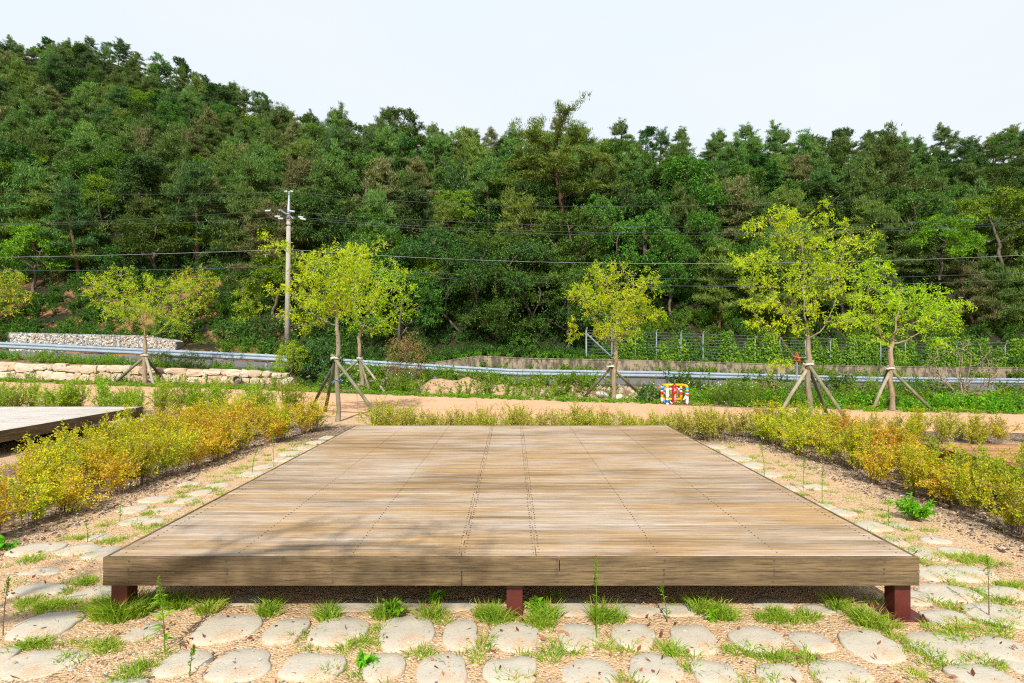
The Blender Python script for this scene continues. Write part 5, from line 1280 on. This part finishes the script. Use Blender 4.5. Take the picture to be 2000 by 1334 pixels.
def rubble(n, fx, s0, s1, mat, name, parent=None, seed=3, flat=(1, .8, .8)):
    r_ = np.random.default_rng(seed)
    th = (1 + 5 ** .5) / 2; ico = unit(np.array([(-1,th,0),(1,th,0),(-1,-th,0),(1,-th,0),(0,-1,th),(0,1,th),(0,-1,-th),(0,1,-th),(th,0,-1),(th,0,1),(-th,0,-1),(-th,0,1)], float))
    fi = np.array([(0,11,5),(0,5,1),(0,1,7),(0,7,10),(0,10,11),(1,5,9),(5,11,4),(11,10,2),(10,7,6),(7,1,8),(3,9,4),(3,4,2),(3,2,6),(3,6,8),(3,8,9),(4,9,5),(2,4,11),(6,2,10),(8,6,7),(9,8,1)])
    P = fx(r_, n); s = r_.uniform(s0, s1, n); a = r_.uniform(0, 6.28, n)
    V = ico[None] * (1 + r_.normal(size=(n, 12, 1)) * .12) * s[:, None, None] * np.array(flat)
    c, si = np.cos(a)[:, None], np.sin(a)[:, None]
    V = np.stack([V[..., 0] * c - V[..., 2] * si, V[..., 1], V[..., 0] * si + V[..., 2] * c], -1) + P[:, None]
    return mesh_np(name, V.reshape(-1, 3), [(fi[None] + (np.arange(n) * 12)[:, None, None]).reshape(-1, 3)], mat, parent)
# gabion wall beyond the road, left
gx0, gx1, gy = -31.9, -21.3, 36.1
def gtop(x): return float(np.interp(x, [-31.9, -23.5, -21.3], [2.26, 2.06, 1.75]))
def gbot(x): return float(np.interp(x, [-31.9, -21.3], [1.05, .55]))
e = empty('gabion_wall', (-26.5, 36.1, 0)); tag(e, 'gabion wall of grey and white rubble in wire cages beyond the road', 'gabion wall')
def gfun(r_, n):
    x = r_.uniform(gx0, gx1, n); u = r_.uniform(size=n); face = r_.uniform(size=n) < .8
    z = np.array([gbot(a) + (gtop(a) - gbot(a)) * b for a, b in zip(x, np.where(face, u, 1.0))]); y = np.where(face, gy, gy + u * .8)
    return np.stack([x, y, z - .03], 1) - [-26.5, 36.1, 0]
rubble(3600, gfun, .05, .10, M['gabion'], 'rubble_fill', e, 4)
mb = MB()
for a, b in zip(np.linspace(gx0, gx1, 11)[:-1], np.linspace(gx0, gx1, 11)[1:]):
    V = [(a, .04, gbot(a)), (b, .04, gbot(b)), (b, .85, gbot(b)), (a, .85, gbot(a)), (a, .04, gtop(a) - .05), (b, .04, gtop(b) - .05), (b, .85, gtop(b) - .05), (a, .85, gtop(a) - .05)]
    mb.add([(v[0] + 26.5, v[1], v[2]) for v in V], [(3,2,1,0),(4,5,6,7),(0,1,5,4),(1,2,6,5),(2,3,7,6),(3,0,4,7)])
mb.build('rubble_core', M['gabion'], e)
mb = MB()
for x in np.linspace(gx0, gx1, 10): mb.tube([(x + 26.5, -.09, gbot(x)), (x + 26.5, -.09, gtop(x) + .04)], .014, 4)
for fr in (0.02, .5, 1.0): mb.tube([(x + 26.5, -.09, gbot(x) + (gtop(x) + .03 - gbot(x)) * fr) for x in np.linspace(gx0, gx1, 12)], .012, 4)
mb.build('wire_cage', M['galv_dark'], e)
# retaining wall under the fence, right
e = empty('retaining_wall', (15, 36, 0)); tag(e, 'stained concrete retaining wall along the far side of the road', 'retaining wall')
xs = np.arange(-6, 60, 1.0); V = []
def wtop(x): return float(rl(x)) + 1.09
for x in xs:
    y = YRf(x) + 6.52; t_ = wtop(x) - max(0, (-2.5 - x)) * .25; z0 = float(rl(x)) - .2
    V += [(x - 15, y - 36, z0), (x - 15, y + .06 - 36, t_), (x - 15, y + .36 - 36, t_), (x - 15, y + .36 - 36, z0)]
q = np.arange(len(xs) * 4).reshape(-1, 4)
f = [np.concatenate([np.stack([q[:-1, a], q[1:, a], q[1:, b], q[:-1, b]], -1) for a, b in ((0, 1), (1, 2), (2, 3))]), np.array([q[0], q[-1][::-1]])]
mesh_np('wall_body', V, [np.concatenate(f)], M['concrete'], e)
mb = MB()
for a in np.arange(-5, 59, 3.0):
    b = a + 2.985
    def pt(x, dy, dz): return (x - 15, YRf(x) + 6.52 + dy - 36, wtop(x) - max(0, (-2.5 - x)) * .25 + dz)
    V = [pt(a, .03, .003), pt(b, .03, .003), pt(b, .40, .003), pt(a, .40, .003), pt(a, .03, .06), pt(b, .03, .06), pt(b, .40, .06), pt(a, .40, .06)]
    mb.add(V, [(3,2,1,0),(4,5,6,7),(0,1,5,4),(1,2,6,5),(2,3,7,6),(3,0,4,7)])
mb.build('coping', M['concrete'], e)
# stone bank of the ditch
e = empty('stone_bank', (2, 25.8, 0)); tag(e, 'rough stone faced ditch bank below the guard rail near the middle', 'stone bank')
def bfun(r_, n):
    x = r_.uniform(-7.5, 9, n); u = r_.uniform(-.1, 1.0, n); y = np.array([YRf(a) - 2.7 + b * 1.9 for a, b in zip(x, u)])
    return np.stack([x, y, ground_hv(x, y) + .02], 1) - [2, 25.8, 0]
rubble(900, bfun, .08, .22, M['bankstone'], 'bank_stones', e, 7, (1, .7, .85))
for i, (u, D, s, lb) in enumerate([(1178, 17.3, .24, 'large pale boulder behind the stakes of the yellow leaved round tree'), (1205, 16.6, .16, 'small pale boulder beside the trunk of the yellow leaved round tree'), (1685, 15.6, .2, 'pale boulder between the two right staked trees'), (560, 22.2, .3, 'rounded boulder at the right end of the stone wall'), (1715, 15.2, .12, 'small flat rock left of the wide low tree')]):
    x = bp(u, D); o = rubble(1, lambda r_, n: np.zeros((1, 3)), 1, 1.01, M['boulder'], 'boulder', None, 30 + i, (1.35, .9, .7))
    o.location = (x, D, ground_h(x, D) + s * .3); o.scale = (s, s, s); tag(o, lb, 'boulder')
    md = o.modifiers.new('round', 'SUBSURF'); md.levels = 2; md.render_levels = 2
# sand heap
hp = []
for i in range(29):
    for j in range(15):
        x = -3.6 + 5.0 * i / 28; y = 17.9 + 2.6 * j / 14
        a = max(0, 1 - ((x + 2.2) / 1.2) ** 2 - ((y - 19.1) / 1.1) ** 2) * .62 + max(0, 1 - ((x + .5) / 1.4) ** 2 - ((y - 19.2) / 1.1) ** 2) * .62
        hp.append((x, y, ground_h(x, y) - .12 + a + .05 * vnoise(x * 3, y * 3, 1) + .04 * vnoise(x * 9, y * 9, 1)))
ii = np.arange(29 * 15).reshape(29, 15); fq = np.stack([ii[:-1, :-1], ii[1:, :-1], ii[1:, 1:], ii[:-1, 1:]], -1).reshape(-1, 4)
M['sand'] = simple('heaped sand', (.46, .29, .17), .95, var=.2, scale=8, bmp=.5)
tag(mesh_np('sand_heap', hp, [fq], M['sand'], smooth=True), 'heap of pale sand beyond the path near the middle', 'sand heap', kind='stuff')

# ---------------------------------------------------------------- guard rails
def guard_rail(x0, x1, label, step=2.8):
    e = empty('guard_rail', ((x0 + x1) / 2, YRf((x0 + x1) / 2), 0)); tag(e, label, 'guard rail', 'steel guard rails along the road')
    o = np.array(e.location)
    prof = [(-.0, .76), (-.045, .74), (-.085, .70), (-.085, .665), (-.035, .62), (-.02, .60), (-.035, .58), (-.085, .535), (-.085, .50), (-.045, .46), (.0, .44)]
    xs = np.arange(x0, x1 + .01, .7); V = []
    for x in xs:
        y = YRf(x) - .12
        for dy, z in prof: V.append((x, y + dy, float(rl(x)) + z))
        for dy, z in prof[::-1]: V.append((x, y + dy + .006, float(rl(x)) + z))
    k = len(prof) * 2; q = np.arange(len(V)).reshape(-1, k); f = np.concatenate([np.stack([q[:-1, a], q[1:, a], q[1:, (a+1) % k], q[:-1, (a+1) % k]], -1) for a in range(k)])
    mesh_np('rail_beam', np.array(V) - o, [f], M['galv'], e)
    x = x0 + .3
    while x < x1:
        y = YRf(x); z = float(rl(x)); mb = MB()
        mb.tube([(x - o[0], y + .02 - o[1], z - .5), (x - o[0], y + .02 - o[1], z + .80)], .06, 10); mb.build('post', M['galv_dark'], e, smooth=False)
        mb = MB(); mb.box((x - .05 - o[0], y - .12 - o[1], z + .52), (x + .05 - o[0], y - .035 - o[1], z + .68)); mb.build('bracket', M['galv_dark'], e)
        x += step
guard_rail(-40, -10.6, 'shiny steel guard rail above the stone wall on the left')
guard_rail(-9.2, 46, 'long steel guard rail running from the bushes to the right edge')

# ---------------------------------------------------------------- wire fence with vines
e = empty('wire_fence', (20, 37, 0)); tag(e, 'galvanised post and wire fence on top of the retaining wall', 'fence')
o_ = np.array([20, 37, 0.])
def fpos(x): return YRf(x) + 7.15
fx = []
for u in (1145,1195,1241,1282,1330,1373,1427,1475,1523,1573,1622,1669,1720,1768,1827,1868,1915,1963,2010,2060):
    x = 5.
    for _ in range(30): x = (u - 1000) / F * fpos(x)
    fx.append(x)
for i, x in enumerate(fx):
    z = wtop(x) + .06; y = fpos(x); mb = MB()
    h = 1.95 if i < 6 else 1.75
    mb.tube([np.array((x, y, z - .35)) - o_, np.array((x, y, z + h - .15)) - o_, np.array((x + .04, y - .1, z + h)) - o_], .038 if i else .055, 8); mb.build('post', M['galv'], e)
mb = MB()
for j in range(10):
    for a, b in zip(fx[:-1], fx[1:]):
        za, zb = wtop(a) + .1 + j * .195, wtop(b) + .1 + j * .195
        mb.tube([np.array((a, fpos(a) - .04, za)) - o_, np.array(((a + b) / 2, fpos((a + b) / 2) - .04, (za + zb) / 2 - .015)) - o_, np.array((b, fpos(b) - .04, zb)) - o_], .008, 3)
mb.build('wires', M['galv_dark'], e)
mb = MB(); a, b = fx[0], fx[0] + 1.9
mb.tube([np.array((a, fpos(a) - .05, wtop(a) + 1.65)) - o_, np.array((b, fpos(b) - .05, wtop(b) - .05)) - o_], .05, 4); mb.build('diagonal_brace', M['galv'], e)
V_, F_, n0 = [], [], 0
vr = np.random.default_rng(8); P = []
for _ in range(34000):
    x = vr.uniform(fx[0] + 1.2, 46); y = fpos(x) + vr.uniform(-.22, .35)
    cov = math.sin(x * 1.9) + math.sin(x * .83 + 1) + .9 * math.sin(x * 4.1) + (x - 9) * .075; h = vr.uniform(0, 2.1)
    if h < .5 + .8 * cov + vr.normal() * .15: P.append((x, y, wtop(x) + h + .05))
P = np.array(P); D = rand_dirs(len(P), -.3); V, Fq = leaf_quads(P, D, unit(vr.normal(size=P.shape) * .5 + [0, -.9, .4]), vr.uniform(.09, .2, len(P)), vr.uniform(.07, .15, len(P)), .1)
tag(mesh_np('climbing_vines', V, [Fq], M['vine']), 'yellow green vines climbing over the wire fence', kind='stuff')
# soil cut slope behind the fence: shrubby growth
X, Y = line_pts(900, 5, 46, lambda x: YRf(x) + 8.0, lambda x: YRf(x) + 12.5); k_ = vnoise(X, Y, 2.2) > -.35; X, Y = X[k_], Y[k_]
scatter('slope_growth', M['vine'], 'leafy growth on the slope behind the wire fence', X, Y, rng.uniform(.4, 1.1, len(X)), T_mid)

# ---------------------------------------------------------------- utility pole and its lines
PD = 36.0; base = px(561, 688, PD); ptop = px(563.5, 418, PD)
e = empty('utility_pole', base); tag(e, 'concrete utility pole with steel spike top left of the middle', 'utility pole'); E_ = np.array(base)
mb = MB(); mb.tube([(0, 0, -.8), ptop - E_], [.19, .125], 16); mb.build('pole_shaft', M['pole'], e, smooth=True)
mb = MB(); mb.tube([ptop - E_ + [0, 0, -.25], ptop - E_ + [0, 0, .12], px(564.5, 375, PD) - E_], [.13, .11, .04], 12); mb.build('steel_spike', M['galv'], e, smooth=True)
def P2(u, y, dd=0): return px(u, y, PD + dd) - E_
mb = MB(); mb.tube([P2(547, 410, -.3), P2(559, 418, -.1)], .05, 6); mb.tube([P2(568, 423, -.1), P2(573, 427, -.5)], .045, 6); mb.tube([P2(558, 374.5), P2(571, 374.5)], .03, 6)
mb.tube([P2(545, 410, -.6), P2(549, 411, .6)], .05, 6); mb.tube([P2(571, 426, -.6), P2(575, 428, .5)], .04, 6)
mb.build('crossarm', M['galv'], e)
for (a, b) in (((518, 412), (528, 411.5)), ((565, 412), (575, 413.5)), ((537, 423), (547, 423)), ((543.5, 427), (553, 427)), ((583, 423.5), (592, 425)), ((586, 427), (597, 429)), ((556, 374.5), (561, 374)), ((567, 374), (572, 374.5))):
    mb = MB(); a, b = P2(*a, -.15), P2(*b, -.15); n_ = 9; pts = [a + (b - a) * i / (n_ - 1) for i in range(n_)]
    mb.tube(pts, [.05 if i % 2 else .085 for i in range(n_)], 8); mb.build('insulator', M['porcelain'], e, smooth=True)
mb = MB()
for pl in ([(524, 412), (527, 422), (533, 427), (545, 432), (559, 438)], [(528, 412), (546, 411), (565, 412)], [(547, 423), (583, 423.5)], [(553, 427), (586, 427)], [(561, 374), (564, 371), (568, 374)]):
    mb.tube([P2(*q_, -.2) for q_ in pl], .022, 5)
for yy in (420, 440): mb.lathe([(.15, -.03), (.155, .0), (.15, .03)], P2(562.7, yy), 14)
mb.build('jumper_cables', M['black'], e, smooth=True)
def wire(pts, r, mat, label, d0=36.0, slope=0.06, n=40):
    pts = np.array(pts, float); us = np.linspace(pts[0, 0], pts[-1, 0], n)
    # smooth parabola pieces through the given points
    co = np.polyfit(pts[:, 0] / 1000, pts[:, 1], min(len(pts) - 1, 3)); ys = np.polyval(co, us / 1000)
    mb = MB(); P = np.array([px(u, y, d0 + abs(u - 563) / 1000 * slope * 36) for u, y in zip(us, ys)]); mb.tube(P, r, 5)
    tag(mb.build('power_line', mat, smooth=True), label, 'power line', 'overhead lines strung from the utility pole')
wire([(-160, 376), (200, 379), (420, 378), (556, 374.5)], .010, M['wire'], 'top overhead line running left from the pole tip')
wire([(572, 374.5), (850, 396), (1300, 402), (2150, 378)], .010, M['wire'], 'top overhead line running right from the pole tip')
wire([(-160, 436), (200, 431), (380, 421), (518, 412)], .010, M['wire'], 'second overhead line left of the pole')
wire([(-160, 441), (200, 437.5), (400, 433), (537, 424)], .010, M['wire'], 'third overhead line left of the pole, just under the second')
wire([(575, 413.5), (850, 431), (1300, 443), (2150, 416)], .010, M['wire'], 'second overhead line right of the pole')
wire([(592, 425), (850, 443), (1300, 455), (2150, 424)], .010, M['wire'], 'third overhead line right of the pole')
wire([(597, 429), (850, 448), (1300, 460), (2150, 430)], .011, M['wire'], 'fourth overhead line right of the pole')
wire([(-160, 504), (0, 502.5), (300, 496), (560, 487)], .014, M['wire_pale'], 'pale thick cable left of the pole')
wire([(563, 487), (750, 499.5), (1150, 513.5), (1650, 511), (2150, 491)], .014, M['wire_pale'], 'pale thick cable right of the pole')
wire([(-160, 526), (100, 528), (350, 526), (560, 519)], .016, M['wire'], 'lowest thick cable left of the pole')
wire([(563, 519), (800, 531.5), (1250, 543), (1700, 543), (2150, 523)], .014, M['wire'], 'upper of the two low cables right of the pole')
wire([(563, 526), (800, 539), (1300, 560), (1750, 554), (2150, 536)], .016, M['wire'], 'lowest thick cable right of the pole')

# ---------------------------------------------------------------- road sign seen edge on
D_ = 28.6; b = px(1557, 738, D_); t_ = px(1558, 690, D_)
e = empty('road_sign', b); tag(e, 'small orange triangular warning sign on a post behind the tallest staked tree', 'road sign')
hh = t_[2] - b[2]; mb = MB(); mb.tube([(0, .03, -.9), (0, .03, hh + .05)], .03, 10); mb.build('post', M['galv'], e)
ang = R(80); ax_ = np.array([math.cos(ang), -math.sin(ang) , 0]); nrm = np.array([-math.sin(ang), -math.cos(ang), 0]); nrm = nrm if nrm[1] < 0 else -nrm
def tri(s, off, th):
    P = [ax_ * a * s + np.array([0, 0, hh - .42 + z * s + .2]) for a, z in ((-.30, -.22), (.30, -.22), (0, .36))]
    return [p + nrm * off for p in P] + [p + nrm * (off + th) for p in P]
for nm, s, off, mt in (('sign_rim', 1.0, .0, 'red_sign'), ('sign_face', .80, .013, 'orange_sign')):
    mb = MB(); mb.add(tri(s, off, .012), [(0, 1, 2), (5, 4, 3), (0, 3, 4, 1), (1, 4, 5, 2), (2, 5, 3, 0)]); mb.build(nm, M[mt], e)
mb = MB(); cpt = np.array([0, 0, hh - .27]); 
for k_i in range(5): mb.tube([cpt + ax_ * (-.08 + .04 * k_i) + nrm * .027 + [0, 0, -.03 * (k_i % 2)], cpt + ax_ * (-.04 + .04 * k_i) + nrm * .027 + [0, 0, -.03 * ((k_i + 1) % 2) + .02]], .018, 5)
mb.build('sign_symbol', M['black'], e)

# ---------------------------------------------------------------- fire hydrant and its guard frame
hb = gp(1317, 789.5); S_ = hb[1] / F          # metres per photo pixel at the hydrant
e = empty('fire_hydrant', hb); tag(e, 'red fire hydrant with white lettering inside a striped pipe guard', 'fire hydrant')
def hx(v): return (v - 820) / 25.66 * S_      # zoomed columns and rows of the close view
def hz(v): return (1160 - v) / 25.66 * S_
mb = MB(); k_ = S_ / 25.66
mb.lathe([(110*k_, 0), (140*k_, .002), (140*k_, hz(1115)), (112*k_, hz(1100)), (104*k_, hz(1085)), (104*k_, hz(600)), (116*k_, hz(590)), (120*k_, hz(560)), (120*k_, hz(530)), (108*k_, hz(510)), (104*k_, hz(300)), (106*k_, hz(270))], (0, 0, 0), 24)
body = mb.build('body', M['hyd_red'], e, smooth=True)
mb = MB(); mb.lathe([(100*k_, hz(272)), (128*k_, hz(262)), (130*k_, hz(240)), (96*k_, hz(195)), (60*k_, hz(165)), (40*k_, hz(152))], (0, 0, 0), 24); mb.build('bonnet', M['hyd_red'], e, smooth=True)
mb = MB(); mb.lathe([(42*k_, hz(153)), (44*k_, hz(132)), (22*k_, hz(128)), (20*k_, hz(95)), (8*k_, hz(90))], (0, 0, 0), 8); mb.build('operating_nut', M['black'], e)
for sgn in (-1, 1):
    mb = MB(); z = hz(400); mb.tube([(sgn * 80*k_, -.0, z), (sgn * 165*k_, -.01, z)], [55*k_, 58*k_], 14); nzl = mb.build('nozzle', M['hyd_red'], e, smooth=True)
    mb = MB(); mb.tube([(sgn * 166*k_, -.01, z), (sgn * 225*k_, -.012, z + .002), (sgn * 270*k_, -.02, z - 12*k_)], [60*k_, 52*k_, 26*k_], 12); mb.build('cap', M['white'], nzl, smooth=True)
mb = MB(); mb.tube([(0, -90*k_, hz(390)), (0, -122*k_, hz(392))], [62*k_, 58*k_], 16); mb.build('front_plate', M['hyd_red'], e, smooth=False)
def text(s, size, loc, parent, mat, name):
    cu = bpy.data.curves.new(name, 'FONT'); cu.body = s; cu.size = size; cu.extrude = .0012; cu.align_x = 'CENTER'; cu.align_y = 'CENTER'; cu.offset = size * .018
    o = bpy.data.objects.new(name, cu); COL.objects.link(o); bpy.context.view_layer.update()
    me = bpy.data.meshes.new_from_object(o.evaluated_get(bpy.context.evaluated_depsgraph_get())); bpy.data.objects.remove(o)
    me.materials.clear(); me.materials.append(mat); m = bpy.data.objects.new(name, me); COL.objects.link(m); m.parent = parent
    m.location = loc; m.rotation_euler = (R(90), 0, 0); return m
text('21', 130*k_, (5*k_, -128*k_, hz(420)), e, M['white'], 'number_lettering')
for i, (ch_, zc) in enumerate((('소', 680), ('화', 790), ('전', 905), ('용', 1040))):
    text(ch_, 105*k_, (15*k_, -110*k_, hz(zc)), e, M['white'], 'lettering')
# frame: two front uprights, two rear uprights, top and bottom rails
g = empty('pipe_guard', hb + [0, .0, 0]); tag(g, 'yellow pipe frame with torn red, white and blue wrapping round the fire hydrant', 'guard frame')
r_ = 72 * k_; dy = .20
def pipe(nm, pts, rr, mat, par=g):
    mb = MB(); mb.tube(pts, rr, 14); return mb.build(nm, mat, par, smooth=True)
Lf, Rf, Lb, Rb = hx(415), hx(1400), hx(268), hx(1225)
yF, yB = -.10, .13
pipe('top_rail', [(Lb + .03, yB, hz(215)), (Rb + .01, yB, hz(215))], r_, M['yellow'])
pipe('corner_bend', [(Lb + .05, yB, hz(215)), (Lb + .01, yB - .02, hz(208)), (Lf - .02, yF + .06, hz(215)), (Lf, yF, hz(250)), (Lf, yF, hz(300))], r_, M['yellow'])
pipe('corner_bend', [(Rb - .02, yB, hz(215)), (Rb + .03, yB - .02, hz(210)), (Rf - .015, yF + .06, hz(225)), (Rf, yF, hz(265)), (Rf, yF, hz(300))], r_, M['yellow'])
pipe('bottom_rail', [(Lb, yB, hz(930)), (Rb, yB, hz(930))], r_ * .95, M['yellow'])
def upright(nm, x, y, z0, z1, bands):
    u_ = pipe(nm, [(x, y, z0), (x, y, z1)], r_, M['yellow'])
    for a, b, m_ in bands:
        mb = MB(); rr = r_ * 1.035; n_ = 6; zz = np.linspace(hz(b), hz(a), n_)
        mb.tube([(x + .0015 * math.sin(q * 9), y, q_) for q, q_ in enumerate(zz)], [rr * (1 + .02 * math.sin(q * 4)) for q in range(n_)], 14)
        mb.build('wrap_band', M[m_], u_, smooth=True)
M['blue'] = simple('blue vinyl wrap', (.01, .12, .62), .4, var=.1); M['sky_blue'] = simple('light blue vinyl wrap', (.03, .42, .80), .4, var=.1); M['red_wrap'] = simple('red vinyl wrap', (.75, .02, .03), .4, var=.1)
M['white_wrap'] = simple('torn white wrap', (.74, .76, .78), .5, var=.12, scale=30)
upright('front_upright', Lf, yF, hz(1225), hz(300), [(300, 350, 'sky_blue'), (352, 800, 'white_wrap'), (802, 860, 'yellow'), (862, 930, 'white_wrap'), (932, 1060, 'blue'), (1062, 1150, 'white_wrap')])
upright('front_upright', Rf, yF, hz(1245), hz(300), [(285, 420, 'sky_blue'), (480, 575, 'blue'), (577, 635, 'white_wrap'), (637, 750, 'red_wrap'), (752, 1130, 'white_wrap')])
upright('rear_upright', Lb, yB, hz(1130), hz(240), [(290, 340, 'white_wrap'), (342, 480, 'blue'), (482, 530, 'white_wrap'), (532, 680, 'red_wrap'), (850, 1040, 'white_wrap')])
upright('rear_upright', Rb, yB, hz(1130), hz(240), [(390, 485, 'blue'), (487, 565, 'white_wrap'), (567, 705, 'red_wrap')])
def rag(pts_, mat, nm='torn_wrap'):
    pts_ = [(hx(a), yF - .045 + .012 * i % .02, hz(b)) for i, (a, b) in enumerate(pts_)]; n_ = len(pts_)
    V = [p for p in pts_] + [(p[0], p[1] + .004, p[2]) for p in pts_]
    mb = MB(); mb.add(V, [tuple(range(n_)), tuple(range(2 * n_ - 1, n_ - 1, -1))] + [(i, (i + 1) % n_, (i + 1) % n_ + n_, i + n_) for i in range(n_)][:n_]); mb.build(nm, M[mat], g)
rag([(225, 190), (260, 240), (215, 310), (120, 280)], 'sky_blue')
rag([(1320, 650), (1345, 735), (1290, 860), (1170, 930), (1255, 740)], 'white_wrap')
rag([(1360, 855), (1420, 900), (1410, 970), (1370, 930)], 'yellow')
rag([(505, 960), (560, 985), (660, 1070), (640, 1120), (560, 1060)], 'white_wrap')
rag([(200, 900), (260, 940), (300, 1060), (230, 1040)], 'sky_blue')
mb = MB(); mb.tube([(hx(930), .02, hz(1055)), (hx(1010), .05, hz(1040)), (hx(1120), .03, hz(1070))], .008, 6)
mb.build('loose_wrap', M['white_wrap'], g, smooth=True)
# drain culvert mouth in the stone wall
D_ = 22.55; c = px(463, 740, D_); 
mb = MB(); mb.lathe([(.17, 0), (.17, .12), (.145, .12), (.145, .02), (.0, .02)], (0, 0, 0), 18)
o = mb.build('culvert_mouth', M['concrete']); o.rotation_euler = (R(90), 0, 0); o.location = (c[0], c[1] + .1, .16); tag(o, 'round concrete culvert mouth in the stone wall below the guard rail end', 'culvert')

# prototypes of every kind stand in the scene; drop any that were never placed
for p_ in HP + HG + HT:
    if id(p_) not in HEDGE_USED:
        for ch_ in list(p_.children): bpy.data.objects.remove(ch_)
        bpy.data.objects.remove(p_)
